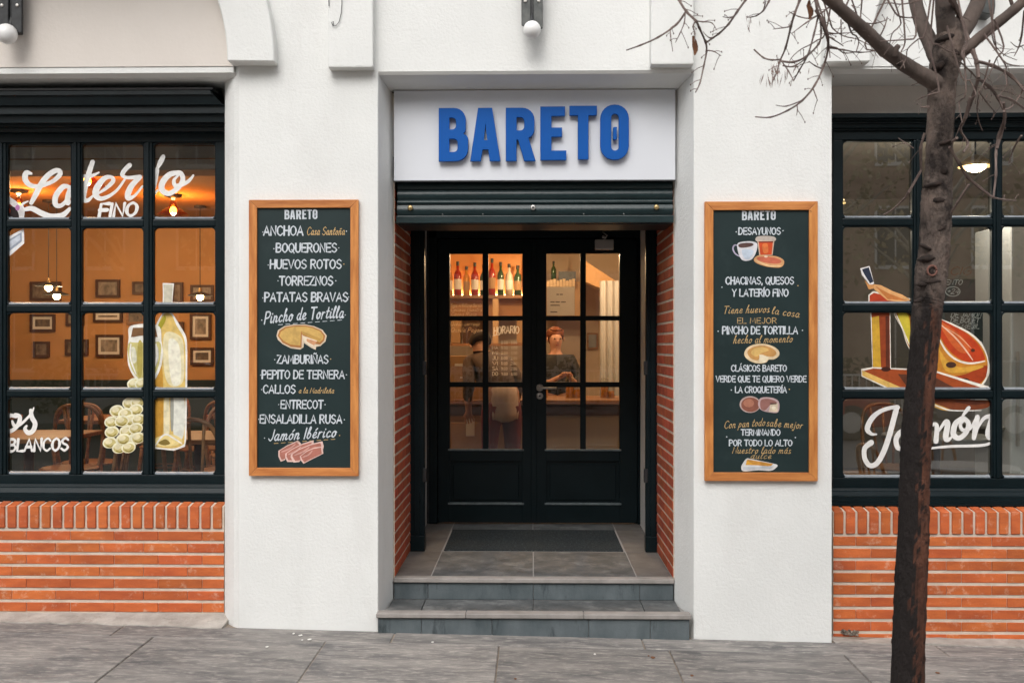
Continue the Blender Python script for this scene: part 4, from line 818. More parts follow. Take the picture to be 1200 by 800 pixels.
paint([((236, 226, 212), False, [(188, 228), (215, 205), (445, 250), (445, 280), (188, 280)]), ((180, 62, 32), False, [(195, 232), (220, 215), (440, 262), (440, 278), (195, 278)]), ((222, 166, 108), False, [(218, 165), (260, 170), (330, 205), (385, 225), (445, 262), (430, 275), (300, 260), (222, 195)]), ((196, 120, 62), False, [(228, 175), (300, 215), (420, 262), (300, 252)]),
       ((232, 228, 226), False, [(140, 72), (195, 58), (222, 160), (200, 175), (150, 110)]), ((40, 48, 66), False, [(150, 78), (190, 66), (218, 150), (198, 160), (165, 110)]), ((214, 150, 90), False, [(165, 140), (190, 165), (222, 168), (218, 190), (190, 195)]),
       ((236, 226, 212), False, [(200, 328), (316, 328), (320, 662), (212, 662)]), ((146, 62, 26), False, [(206, 328), (312, 328), (315, 658), (214, 658)]), ((205, 160, 52), False, [(208, 360), (250, 350), (262, 655), (216, 655)]), ((90, 40, 22), False, [(288, 350), (308, 350), (312, 658), (290, 658)]),
       ((236, 226, 212), False, [(146, 660), (214, 650), (560, 665), (900, 765), (900, 790), (330, 790), (148, 705)]), ((158, 72, 30), False, [(160, 672), (216, 658), (556, 672), (880, 780), (400, 780)]), ((222, 180, 96), False, [(150, 668), (400, 778), (330, 782), (152, 700)]), ((60, 24, 12), True, ell(290, 662, 28, 14, 10)),
       ((90, 50, 32), False, [(360, 690), (560, 700), (700, 775), (420, 775)])], T5, YP - .002, rw, 'ham_stand_painting')
T6 = TR(990, 440, 6)
paint([((120, 60, 32), True, [(620, 165), (760, 165), (900, 170), (1020, 178), (1000, 225), (880, 240), (740, 235), (640, 205)]), ((206, 160, 80), True, [(560, 165), (660, 205), (740, 238), (700, 245), (620, 215)]), ((90, 44, 26), True, [(760, 180), (900, 176), (1000, 190), (900, 205)]), (WH, True, [(600, 190), (680, 225), (760, 245), (960, 244)], 9)], T6, YP - .001, rw, 'board_painting')
brush([[(222, 412, 12), (185, 408, 24), (158, 372, 36), (190, 300, 36), (250, 250, 30), (330, 224, 26), (374, 222, 28)], [(366, 222, 36), (345, 300, 38), (310, 430, 38), (270, 540, 38), (225, 615, 36), (175, 630, 34), (140, 580, 34), (140, 510, 34), (185, 470, 40)],
       [(420, 380, 22), (385, 400, 34), (360, 450, 36), (372, 505, 34), (410, 500, 24), (440, 400, 24)], [(440, 385, 24), (432, 470, 34), (470, 500, 14)],
       [(500, 370, 24), (480, 490, 34)], [(490, 430, 14), (545, 365, 26), (550, 400, 34), (530, 480, 34)], [(555, 420, 14), (590, 360, 26)],
       [(612, 345, 22), (645, 350, 30), (640, 460, 36)], [(650, 400, 14), (705, 325, 28), (722, 340, 38), (708, 430, 40), (722, 452, 28), (750, 430, 14)],
       [(820, 300, 32), (775, 340, 38), (762, 410, 40), (800, 438, 36), (850, 400, 34), (868, 335, 34), (835, 298, 30)], [(848, 310, 10), (812, 340, 22), (826, 380, 26), (880, 370, 22), (918, 300, 14)], [(870, 225, 26), (850, 250, 26), (820, 292, 12)],
       [(930, 290, 34), (918, 370, 40), (905, 438, 30)], [(920, 390, 14), (975, 300, 26), (1028, 290, 34), (1020, 340, 40), (1005, 410, 40), (1020, 440, 28), (1055, 425, 14)],
       [(560, 515, 12), (640, 505, 16), (760, 495, 20), (900, 492, 20), (985, 485, 20), (1040, 465, 16)]], T6, YP - .0005, WPAINT, rw)

# ================================================================ MENU BOARDS
def board(label, px0, px1, py0, py1, rail, pc):
    Yb = -.03; t = thing('menu_board', label, 'menu board', ((X(px0, Yb) + X(px1, Yb)) / 2, Yb, Z(py1, Yb, pc)))
    x0, x1, z0, z1 = X(px0, Yb), X(px1, Yb), Z(py1, Yb, pc), Z(py0, Yb, pc); r = rail * (D + Yb) / F
    m = M(); m.prism([(x0, Yb, z0), (x0 + r, Yb, z0 + r), (x0 + r, Yb, z1 - r), (x0, Yb, z1)], (0, .028, 0)); m.build('side_rail', WOOD, t, bevel=.0025, seg=2)
    m = M(); m.prism([(x1, Yb, z0), (x1 - r, Yb, z0 + r), (x1 - r, Yb, z1 - r), (x1, Yb, z1)], (0, .028, 0)); m.build('side_rail', WOOD, t, bevel=.0025, seg=2)
    m = M(); m.prism([(x0 + .0006, Yb, z0), (x1 - .0006, Yb, z0), (x1 - r - .0006, Yb, z0 + r), (x0 + r + .0006, Yb, z0 + r)], (0, .028, 0)); m.build('bottom_rail', WOODH, t, bevel=.0025, seg=2)
    m = M(); m.prism([(x0 + .0006, Yb, z1), (x1 - .0006, Yb, z1), (x1 - r - .0006, Yb, z1 - r), (x0 + r + .0006, Yb, z1 - r)], (0, .028, 0)); m.build('top_rail', WOODH, t, bevel=.0025, seg=2)
    m = M(); m.box(x0 + r - .004, x1 - r + .004, Yb + .014, Yb + .024, z0 + r - .004, z1 - r + .004); m.build('board_panel', BOARD, t)
    return t, Yb + .014
lb, yb1 = board('tall chalkboard menu starting with anchoa and boquerones, left of the door', 291.5, 420, 234, 557.5, 9.5, 356)
rb, yb2 = board('tall chalkboard menu starting with desayunos, right of the door', 826, 958.5, 236, 563.5, 10, 892)
def logo(parent, yb, x0, x1, y0, y1, pc):
    xa, xb, za, zb_ = X(x0, yb), X(x1, yb), Z(y0, yb, pc), Z(y1, yb, pc); tf = lambda x, y: ((x - 586) / 702 * (xb - xa), (271 - y) / 202 * (za - zb_))
    for P in LET: filled(P, tf, .0006, .0, 'letter', CHALK, parent, ((xa + xb) / 2, yb - .0006, (za + zb_) / 2))
logo(lb, yb1, 333.5, 372, 245.5, 257, 356)
logo(rb, yb2, 869.5, 909, 246.5, 258, 892)
def ln(par, y, text, x0, x1, base, h, wt=1.0, mt=CHALK, pc=356, **k): write(text, (x0, x1, base, h), y, mt, par, wt=wt, pc=pc, **k)
for t_, x0, x1, bs, h_ in (('ANCHOA', 309, 355, 275.5, 10.5), ('BOQUERONES', 323.5, 394.5, 295.3, 10), ('HUEVOS ROTOS', 316.5, 400, 314.5, 10), ('TORREZNOS', 327.5, 390, 334, 10), ('PATATAS BRAVAS', 310, 407.5, 353, 10),
    ('ZAMBURIÑAS', 324.5, 384.5, 425.5, 9.3), ('PEPITO DE TERNERA', 307, 403.5, 443.3, 9.3), ('CALLOS', 308.5, 346, 460.5, 9.3), ('ENTRECOT', 329, 378.5, 478.3, 9.3), ('ENSALADILLA RUSA', 304.5, 400.5, 495.5, 9.5)):
    ln(lb, yb1, t_, x0, x1, bs, h_, wt=1.2, slant=.03)
for x, y, o_ in ((308, 272, 0), (406, 271, 0), (321, 291.5, 0), (397, 290.5, 0), (314.3, 310.5, 0), (403, 309.5, 1), (325.8, 329, 0), (393.5, 329, 0), (308, 349, 0), (408.6, 348, 0), (306.8, 375, 0), (404.6, 369, 0), (322, 421.3, 0), (387.5, 420.5, 1), (305.4, 439.3, 0), (406, 439, 0), (306.6, 456.3, 0), (326.6, 473.8, 0), (381, 473.8, 0), (303.2, 491, 0), (403.5, 491.5, 0), (310, 513, 0), (398, 510, 1)):
    m = M(); p = W(x, y, yb1); m.lathe([(.0033, -.0012), (.0033, 0)], (p.x, yb1, p.z), 8, axis='Y'); m.build('dot', CHALKO if o_ else CHALK, lb)
ln(lb, yb1, 'Casa Santoña', 359.5, 403.5, 275.3, 9, wt=.75, mt=CHALKO, slant=.3)
ln(lb, yb1, 'a la Madrileña', 350, 391, 460.5, 6.5, wt=.75, mt=CHALKO, slant=.3)
ln(lb, yb1, 'Pincho de Tortilla', 309.5, 402, 379.5, 13.5, wt=.85, slant=.25, rise=7, bow=1.5)
ln(lb, yb1, 'Jamón Ibérico', 314, 393, 516.5, 12.5, wt=.85, slant=.3, rise=5)
for a, b_, y0, y1, mt_ in ((326, 404, 380.5, 374.5, CHALK), (321, 396, 519.3, 514, CHALKO)):
    mm = M(); n_ = 9
    for i in range(n_):
        u0, u1 = i / n_, (i + .62) / n_; p, q = W(a + (b_-a)*u0, y0 + (y1-y0)*u0, yb1), W(a + (b_-a)*u1, y0 + (y1-y0)*u1, yb1)
        mm.face([(p.x, yb1 - .0004, p.z - .0018), (q.x, yb1 - .0004, q.z - .0018), (q.x, yb1 - .0004, q.z + .0012), (p.x, yb1 - .0004, p.z + .0012)])
    mm.build('underline', mt_, lb)
TB = TR(290, 350, 1200/130)
TOR = [(314, 400), (330, 340), (400, 295), (500, 278), (620, 276), (720, 296), (810, 335), (858, 400), (845, 460), (790, 510), (742, 520), (738, 552), (690, 530), (612, 478), (606, 525), (570, 548), (470, 535), (380, 490), (330, 445)]
paint([((214, 196, 172), False, TOR), ((176, 120, 66), False, [(326, 400), (345, 345), (410, 303), (500, 288), (620, 286), (710, 304), (800, 342), (842, 400), (832, 450), (785, 495), (735, 490), (620, 440), (590, 380), (585, 530), (470, 520), (380, 475)]),
       ((206, 168, 96), False, [(345, 400), (365, 355), (420, 318), (500, 303), (620, 300), (700, 316), (785, 352), (822, 400), (815, 440), (780, 470), (620, 392), (578, 350), (572, 505), (470, 495), (390, 455)]),
       ((186, 146, 78), False, [(580, 345), (800, 435), (780, 455), (600, 385)]), ((232, 214, 188), False, [(600, 398), (755, 455), (700, 520), (612, 462)]), ((205, 150, 110), False, [(640, 428), (752, 462), (720, 505), (640, 460)])], TB, yb1, lb, 'tortilla_painting')
TJ = TR(290, 490, 1200/130); hm = []
for P in ([(335, 350), (430, 290), (545, 238), (578, 270), (565, 310), (450, 370), (405, 450), (360, 468), (334, 410)], [(410, 380), (480, 330), (600, 270), (715, 236), (718, 280), (560, 350), (520, 400), (500, 470), (430, 470), (408, 420)], [(470, 390), (560, 330), (690, 275), (810, 246), (826, 300), (820, 330), (640, 380), (560, 470), (500, 478), (466, 420)], [(565, 410), (640, 350), (720, 315), (812, 300), (822, 380), (700, 440), (606, 490), (580, 455)]):
    cx = sum(p[0] for p in P) / len(P); cy = sum(p[1] for p in P) / len(P); Q = [(cx + (p[0]-cx)*.88, cy + (p[1]-cy)*.84) for p in P]
    hm += [((222, 190, 180), False, P), ((176, 112, 98), False, Q), ((204, 156, 144), True, [(Q[0][0] + 20, Q[0][1] + 12), ((Q[0][0]+Q[2][0])/2 + 14, (Q[0][1]+Q[2][1])/2 + 24), (Q[2][0] - 14, Q[2][1] + 22)], 16)]
paint(hm, TJ, yb1, lb, 'ham_slices_painting')
# right board
for t_, x0, x1, bs, h_ in (('DESAYUNOS', 865.5, 914.5, 274.7, 7.6), ('CHACINAS, QUESOS', 850.5, 930, 332.8, 8), ('Y LATERÍO FINO', 858, 923.5, 347, 8), ('PINCHO DE TORTILLA', 846.5, 934.5, 391, 8.2),
    ('CLÁSICOS BARETO', 857, 921.5, 434.7, 6.8), ('VERDE QUE TE QUIERO VERDE', 839, 944.5, 447.3, 6.8), ('LA CROQUETERÍA', 861.5, 921.5, 459.8, 6.8), ('TERMINANDO', 868.5, 914, 509.7, 6.6), ('POR TODO LO ALTO', 854.5, 928, 522, 6.6)):
    ln(rb, yb2, t_, x0, x1, bs, h_, wt=1.3, pc=892, slant=.02)
ln(rb, yb2, 'EL MEJOR', 864, 910, 378.8, 6.4, wt=.8, mt=CHALKO, pc=892)
for t_, x0, x1, bs, h_, ri, bo in (('Tiene huevos', 847, 901, 367.5, 8.5, 1.5, 0), ('la cosa', 904, 936, 367.5, 8.5, -4.5, 0), ('hecho al momento', 859, 928, 402.3, 8.5, 1.5, 0), ('Con pan todo', 848.5, 896, 502, 8.5, 3.5, 0), ('sabe mejor', 898, 940, 499, 8.5, -3, 0), ('Nuestro lado más', 858, 926, 531, 7.6, 0, 0), ('dulce', 879, 903, 537.2, 6.8, 0, 0)):
    ln(rb, yb2, t_, x0, x1, bs, h_, wt=.62, mt=CHALKO, pc=892, slant=.3, rise=ri, bow=bo)
for x, y, o_ in ((862.7, 271.8, 0), (917.6, 270.4, 0), (846, 336.5, 0), (935, 334.7, 1), (841.5, 388, 0), (940.3, 387, 0), (857, 456.8, 0), (925, 456, 1), (851.6, 511.6, 0), (932, 512.4, 0)):
    m = M(); p = W(x, y, yb2); m.lathe([(.0036, -.0012), (.0036, 0)], (p.x, yb2, p.z), 8, axis='Y'); m.build('dot', CHALKO if o_ else CHALK, rb)
TC = TR(830, 240, 1176/125)
paint([((176, 168, 190), True, [(330, 450), (290, 445), (272, 485), (300, 540), (360, 575)], 16), ((212, 210, 214), True, [(322, 430), (370, 408), (470, 402), (530, 420), (542, 460), (520, 540), (480, 600), (420, 618), (370, 605), (340, 555), (322, 490)]), ((92, 66, 62), True, [(332, 440), (380, 422), (470, 420), (500, 440), (460, 462), (380, 474), (340, 466)]), ((188, 200, 214), True, [(370, 500), (450, 490), (500, 510), (460, 590), (400, 590)]),
       ((190, 178, 168), True, [(532, 355), (620, 342), (730, 355), (728, 400), (540, 405)]), ((208, 176, 152), False, [(540, 395), (728, 395), (708, 555), (562, 560)]), ((204, 78, 36), False, [(556, 415), (712, 415), (698, 550), (574, 552)]), ((222, 120, 62), True, [(596, 440), (650, 430), (660, 520), (610, 530)]), ((120, 40, 28), False, [(552, 404), (716, 402), (714, 416), (556, 418)]),
       ((214, 160, 110), True, [(506, 590), (560, 555), (660, 560), (760, 570), (830, 610), (830, 660), (780, 692), (660, 684), (560, 655), (510, 625)]), ((196, 104, 78), True, [(540, 580), (640, 570), (760, 590), (806, 625), (760, 650), (640, 640), (560, 615)]), ((232, 198, 150), True, [(515, 605), (600, 650), (700, 675), (800, 672)], 12), ((240, 210, 180), True, ell(635, 570, 20, 12, 8))], TC, yb2, rb, 'breakfast_painting')
TD = TR(830, 350, 1200/125)
paint([((222, 198, 160), True, [(405, 610), (440, 550), (520, 512), (620, 505), (720, 530), (790, 580), (795, 640), (740, 680), (680, 685), (650, 715), (570, 728), (480, 705), (420, 660)]), ((196, 146, 84), True, [(440, 605), (470, 560), (550, 530), (650, 530), (740, 570), (765, 615), (730, 650), (660, 645), (590, 625), (560, 690), (480, 670)]), ((214, 176, 106), True, [(480, 610), (520, 560), (620, 545), (680, 580), (600, 610), (540, 650)]), ((236, 220, 190), False, [(575, 625), (690, 660), (655, 690), (640, 715), (575, 715)])], TD, yb2, rb, 'tortilla_painting')
TE = TR(830, 420, 1200/125)
paint([((180, 158, 152), True, ell(470, 515, 118, 94, 16)), ((136, 84, 68), True, ell(474, 518, 104, 82, 16)), ((168, 112, 90), True, ell(455, 500, 60, 46, 12)), ((186, 160, 160), True, [(580, 450), (650, 432), (750, 450), (798, 500), (786, 600), (700, 606), (600, 580), (560, 520)]), ((144, 100, 92), True, [(590, 470), (660, 450), (740, 470), (770, 500), (700, 520), (640, 580), (590, 560)]), ((214, 196, 170), False, [(700, 515), (784, 500), (778, 600), (680, 596)]), ((236, 222, 200), True, ell(735, 552, 24, 18, 8)), ((70, 44, 40), False, [(695, 500), (770, 500), (766, 512), (700, 516)])], TE, yb2, rb, 'croquettes_painting')
TF = TR(830, 485, 1200/125)
paint([((206, 206, 204), True, [(370, 600), (390, 550), (430, 500), (480, 503), (700, 548), (775, 570), (765, 600), (700, 636), (560, 630), (400, 642)]), ((196, 140, 62), False, [(440, 508), (730, 558), (700, 588), (560, 575), (420, 570)]), ((222, 164, 60), False, [(430, 520), (500, 560), (540, 570), (424, 566)]), ((184, 188, 192), False, [(395, 590), (560, 592), (740, 580), (690, 620), (560, 618), (390, 630)])], TF, yb2, rb, 'cheesecake_painting')

# ================================================================ WALL LAMPS, WIRES
def wall_lamp(label, px, pyb, full, sc=1.0):
    Yl = -.12; p = W(px, pyb, Yl); t = thing('wall_lamp', label, 'wall lamp', (p.x, 0, p.z), 'wall lamps above the shopfront')
    k = (D + Yl) / F; r = 10.3 * k * sc
    m = M(); m.ball((p.x, Yl, p.z), r, 18, 12); m.build('globe', OPAL, t, smooth=True)
    for s_ in (-1, 1):
        m = M(); x0 = p.x + s_ * 1.6 * k * sc; x1 = p.x + s_ * 12.5 * k * sc
        m.prism([(x0, Yl + .03, p.z + .014), (x1, Yl + .03, p.z + .016 if s_ > 0 else p.z + .034), (x1, Yl + .03, p.z + .34), (x0, Yl + .03, p.z + .34)], (0, .012, 0)); m.build('bracket_plate', GREYM if full else BLACK, t, bevel=.003)
        m = M(); m.lathe([(.001, -.006), (.008, -.005), (.010, 0)], (p.x + s_ * 8 * k * sc, Yl + .029, p.z + 36 * k), 10, axis='Y'); m.build('screw', STEEL, t)
    m = M(); m.box(p.x - .03, p.x + .03, Yl + .045, .0, p.z + .03, p.z + .32); m.build('back_box', BLACK, t, bevel=.004)
    m = M(); m.tube([(p.x, Yl + .05, p.z + .01), (p.x, Yl + .03, p.z + .05), (p.x, Yl + .05, p.z + .1)], .012, 8); m.build('socket', BLACK, t)
    return t
wall_lamp('grey twin plate wall lamp with white globe above the shop sign', 623.5, 35, True)
wall_lamp('black bracket wall lamp with white globe at the top left corner', 8, 40, False, 1.15)
Yl = -.10; p = W(1158, 17, Yl); t = thing('wall_lamp', 'dark grey wall lamp shade half hidden by the top right branches', 'wall lamp', (p.x, 0, p.z), 'wall lamps above the shopfront')
m = M(); m.prism([(p.x - .04, Yl, p.z + .012), (p.x, Yl, p.z + .002), (p.x + .035, Yl, p.z), (p.x + .04, Yl, p.z + .05), (p.x + .03, Yl, p.z + .3), (p.x - .04, Yl, p.z + .3)], (0, .1, 0)); m.build('lamp_shade', GREYM, t, bevel=.004)
wr = tag(M().tube([(lambda q: (q.x, -.078, q.z))(W(*a, -.075)) for a in ((400, -60), (400.5, -10), (400.8, 5), (400, 16), (397.5, 26), (394, 30.5), (390, 30), (388.6, 27), (391, 25.5), (390.4, 31))], .0018, 5).build('loose_wire', BLACK), 'thin black loose wire hanging down the white pilaster', 'wire')
tag(M().tube([(lambda q: (q.x, -.076, q.z))(W(*a, -.075)) for a in ((385.3, -60), (385.4, -5), (385.5, 7.5))], .0022, 5).build('loose_wire', BLACK), 'short black wire end at the left edge of the white pilaster', 'wire')

# ================================================================ ROOMS BEHIND THE GLASS
def sbox(name, mt, x0, x1, y0, y1, z0, z1): m = M(); m.box(x0, x1, y0, y1, z0, z1); return struct(m.build(name, mt))
zf = zfl - .004
CE = H + 1.34; CER = H + 1.62
def room(x0, x1, y0, y1, wall, ceil, floor, zc=CE):
    sbox('interior_floor', floor, x0, x1, y0, y1, zf - .1, zf)
    sbox('interior_ceiling', ceil, x0, x1, y0, y1, zc, zc + .1)
    sbox('interior_back_wall', wall, x0, x1, y1, y1 + .12, zf - .1, zc + .1)
    sbox('interior_side_wall', wall, x0 - .1, x0, y0, y1 + .12, zf - .1, zc + .1); sbox('interior_side_wall', wall, x1, x1 + .1, y0, y1 + .12, zf - .1, zc + .1)
room(-10.5, bl - .11, .53, 5.0, ORANGEW, mat('tan_ceiling', (.40, .27, .16), .9, .1), FLOORI)
room(-1.1, 1.12, YDOOR + .125, 6.6, CREAM, mat('bar_ceiling', (.34, .15, .05), .5, .4), FLOORI, H + 1.25)
room(br_ + .13, 8.2, .53, 5.6, GREYW, GREYW, mat('grey_floor', (.15, .15, .15), .4, .5, var=(.1, .1, .1), vscale=4), CER)
sbox('interior_dado', DADO, -10.5, bl - .11, 4.955, 4.998, zf, zf + .98); sbox('interior_dado', DADO, -10.5, bl - .11, 4.945, 4.955, zf + .95, zf + .985)
sbox('window_bulkhead', mat('bulkhead_paint', (.46, .42, .38), .8, .3), -10.4, bl - .12, .64, .86, Z(199.5, .64, 130), CE - .002)
for py in (171, 186): m = M(); m.box(-10.4, bl - .12, .634, .6395, Z(py + 1.2, .64, 130), Z(py, .64, 130)); struct(m.build('bulkhead_trim', MIDW))
# framed pictures
PIC = [mat('old_photo_%s' % n, c, .5, .4, var=v, vscale=22, vstretch=(1, 1, .6)) for n, c, v in (('a', (.10, .07, .05), (.30, .24, .18)), ('b', (.14, .12, .10), (.38, .32, .26)), ('c', (.06, .045, .04), (.22, .17, .12)))]
pics = [(35, 71, 330, 352, 'top row, behind the glowing bulbs at the far left'), (112, 140, 327.5, 348.5, 'top row, above the middle of the middle column of panes'), (155, 172, 330, 345, 'top row, beside the middle mullion'), (201, 214, 331, 356, 'tall frame half hidden by the painted bottle neck'), (223, 250, 334, 353.5, 'top row, behind the bulb on the right'),
        (35, 64, 368, 388.5, 'wide frame above the small square one at the left'), (39, 57.5, 400, 418.5, 'small square frame lowest at the left'), (77, 98, 366, 381.5, 'cut by the left mullion, upper one'), (76, 103, 397.5, 416, 'cut by the left mullion, lower one'), (109, 143, 363.5, 377.5, 'wide frame just under the crossbar of the middle column'),
        (112, 143, 392, 418, 'white mounted frame left of the painted wine glass'), (148, 170, 363.5, 380, 'reddish frame above the painted wine glass'), (206, 215, 377, 395, 'sliver behind the painted bottle'), (222.5, 247, 367.5, 397.5, 'tall frame right of the painted bottle, upper one'), (223, 250, 407, 427.5, 'wide frame right of the painted bottle, lowest one')]
for i, (a, c, q0, q1, lab) in enumerate(pics):
    Yp = 4.97; t = thing('picture_frame', 'framed old photograph, ' + lab, 'picture', (X((a+c)/2, Yp), Yp, Z(q1, Yp, 130)), 'framed photographs on the orange wall')
    x0, x1, z0, z1 = X(a, Yp), X(c, Yp), Z(q1, Yp, 130), Z(q0, Yp, 130); r = .026
    for bx, nm in (((x0, x1, z0, z0 + r), 'frame_rail'), ((x0, x1, z1 - r, z1), 'frame_rail'), ((x0, x0 + r, z0 + r, z1 - r), 'frame_rail'), ((x1 - r, x1, z0 + r, z1 - r), 'frame_rail')):
        m = M(); m.box(bx[0], bx[1], Yp - .006, Yp + .025, bx[2], bx[3]); m.build(nm, DARKW if i != 11 else MIDW, t)
    mt_ = .028 if i in (5, 9, 10, 13, 14) else .0
    m = M(); m.box(x0 + r, x1 - r, Yp + .008, Yp + .02, z0 + r, z1 - r); m.build('mount', PAPER if mt_ else PIC[2], t)
    m = M(); m.box(x0 + r + mt_, x1 - r - mt_, Yp + .004, Yp + .007, z0 + r + mt_, z1 - r - mt_); m.build('photograph', PIC[i % 3], t)
# pendants
def lamp_light(p, e, col=(1, .66, .37), r=.03):
    l = bpy.data.lights.new('lamp_light', 'POINT'); l.energy = e; l.color = col; l.shadow_soft_size = r; o = bpy.data.objects.new('lamp_light', l); COL.objects.link(o); o.location = p; return o
def bell_lamp(px, py_rose, py_b, Yl, label, e):
    p = W(px, py_b, Yl); t = thing('pendant_lamp', label, 'pendant lamp', (p.x, Yl, CE), 'amber glass lamps in the dining room')
    m = M(); m.lathe([(.001, 0), (.075, -.002), (.075, -.018), (.03, -.032), (.006, -.05)], (p.x, Yl, CE - .001), 18); m.build('ceiling_rose', BLACK, t, smooth=True)
    m = M(); m.tube([(p.x, Yl, CE - .04), (p.x, Yl, p.z + .075)], .006, 6); m.build('stem', BLACK, t)
    m = M(); m.lathe([(.022, .085), (.03, .07), (.034, .045), (.06, .025), (.10, -.005), (.135, -.035), (.13, -.037), (.096, -.009), (.056, .02), (.03, .04), (.026, .068)], p, 24); m.build('glass_shade', AMBER, t, smooth=True)
    m = M(); m.ball(p + Vector((0, 0, .0)), .030, 12, 8, (1, 1, 1.3)); m.build('bulb', BULB, t, smooth=True)
    l = lamp_light(p - Vector((0, 0, .06)), e); l.parent = t; l.location = p - Vector((0, 0, .06)) - t.location
    l2 = lamp_light(p, e * .13); l2.parent = t; l2.location = p + Vector((0, 0, .095)) - t.location
for px, pb, Yl, lab, e in ((203, 247, 3.3, 'lit bell shaped amber ceiling lamp under the end of the Laterio lettering', 24), (102, 212, 2.1, 'lit amber glass lamp on the ceiling behind the letter t', 24), (22, 243, 3.0, 'lit amber glass lamp on the ceiling behind the painted tin at the far left', 24)): bell_lamp(px, 0, pb, Yl, lab, e * 1.0)
def cord_bulb(px, py, Yl, label, e=5):
    p = W(px, py, Yl); t = thing('hanging_bulb', label, 'hanging bulb', (p.x, Yl, CE), 'bare bulbs hanging on long cords')
    m = M(); m.lathe([(.001, 0), (.055, -.002), (.055, -.02), (.006, -.028)], (p.x, Yl, CE - .001), 14); m.build('ceiling_rose', BLACK, t)
    m = M(); m.tube([(p.x, Yl, CE - .02), (p.x, Yl, p.z + .07)], .004, 5); m.build('cord', BLACK, t)
    m = M(); m.lathe([(.012, .09), (.017, .07), (.019, .035)], p, 10); m.build('socket', BRASS, t)
    m = M(); m.lathe([(.02, .05), (.05, .042), (.10, .025), (.12, .012), (.10, .02), (.02, .04)], p, 16); m.build('shade_disc', BLACK, t)
    m = M(); m.ball(p, .034, 12, 8); m.build('bulb', BULB, t, smooth=True)
    l = lamp_light(p, e); l.parent = t; l.location = p - Vector((0, 0, .05)) - t.location
cord_bulb(57, 337, 3.6, 'bare glowing bulb on a long cord, left one of the close pair'); cord_bulb(66.5, 347, 3.9, 'bare glowing bulb on a long cord, lower right one of the close pair'); cord_bulb(234.5, 348, 4.0, 'bare glowing bulb on a long cord at the right edge of the wine window')

# bentwood chairs and tables
def make_chair(label, wood, z0=0):
    t = thing('bentwood_chair', label, 'chair', (0, 0, 0), 'bentwood chairs')
    m = M(); m.lathe([(.001, .455), (.19, .455), (.205, .447), (.20, .435), (.001, .43)], (0, 0, 0), 20); m.build('seat', wood, t, smooth=False)
    for sx in (-1, 1):
        m = M(); m.tube([(sx*.145, -.14, .44), (sx*.165, -.17, .2), (sx*.175, -.19, 0)], [.017, .015, .012], 8); m.build('leg', wood, t, smooth=True)
        m = M(); m.tube([(sx*.15, .155, .46), (sx*.165, .20, .2), (sx*.175, .25, 0)], [.017, .015, .012], 8); m.build('leg', wood, t, smooth=True)
    m = M(); m.tube(crom([(-.16, .15, .44), (-.18, .17, .62), (-.165, .21, .80), (-.09, .235, .89), (.09, .235, .89), (.165, .21, .80), (.18, .17, .62), (.16, .15, .44)], 5), .014, 8); m.build('back_hoop', wood, t, smooth=True)
    for sx in (-.075, 0, .075): m = M(); m.tube([(sx*.7, .165, .45), (sx, .2, .65), (sx*1.3, .232, .878)], .010, 6); m.build('back_spindle', wood, t, smooth=True)
    m = M(); m.tube([(.15*math.cos(a), .15*math.sin(a), .27) for a in [2*math.pi*k/16 for k in range(17)]], .008, 6); m.build('ring_stretcher', wood, t, smooth=True)
    return t
def make_table(label, wood, w=.7, d=.7, h=.75, leg=DARKW):
    t = thing('dining_table', label, 'table', (0, 0, 0), 'wooden dining tables')
    m = M(); m.box(-w/2, w/2, -d/2, d/2, h - .03, h); m.build('tabletop', wood, t, bevel=.004)
    m = M(); m.tube([(0, 0, h - .03), (0, 0, .05)], .032, 12); m.build('column', leg, t, smooth=True)
    for k in range(4): a = rad(45 + 90*k); m = M(); m.tube([(0, 0, .10), (.16*math.cos(a), .16*math.sin(a), .06), (.30*math.cos(a), .30*math.sin(a), .015)], [.022, .018, .014], 8); m.build('foot', leg, t, smooth=True)
    return t
ch0 = make_chair('bentwood chair with hooped back just inside the middle lower pane', MIDW); tb0 = make_table('square wooden table behind the word Blancos', MIDW)
tb0.location = (-3.38, 1.15, zf); copy_tree(tb0, (-2.22, 1.12, zf), .04, 'square wooden table behind the lower right pane, right of the painted bottle'); copy_tree(tb0, (-3.45, 2.75, zf), 0, 'square wooden table in the second row, seen behind the painted grapes'); copy_tree(tb0, (-4.75, 2.7, zf), 0, 'square wooden table in the second row at the far left'); copy_tree(tb0, (-2.45, 3.3, zf), 0, 'square wooden table near the green dado behind the bottle')
ch0.location = (-2.86, .98, zf); ch0.rotation_euler.z = rad(-80)
for x, y, rz, lab in ((-2.2, 1.72, 12, 'chair at the far side of the lower right table'), (-3.4, 1.78, 5, 'chair behind the word Blancos, back to the second row'), (-3.95, 1.1, 95, 'chair at the left end of the front table'), (-2.05, .72, 175, 'chair with its back to the glass in the lower right pane'),
                      (-3.3, 3.38, 4, 'chair beyond the second row table behind the grapes'), (-3.42, 2.15, 182, 'chair before the second row table with its back to the window'), (-4.7, 2.1, 176, 'chair at the far left of the second row'), (-2.45, 2.68, 178, 'chair before the table beside the green dado'), (-2.9, 3.2, 92, 'chair side on between the two back tables')):
    copy_tree(ch0, (x, y, zf), rad(rz), 'bentwood ' + lab)

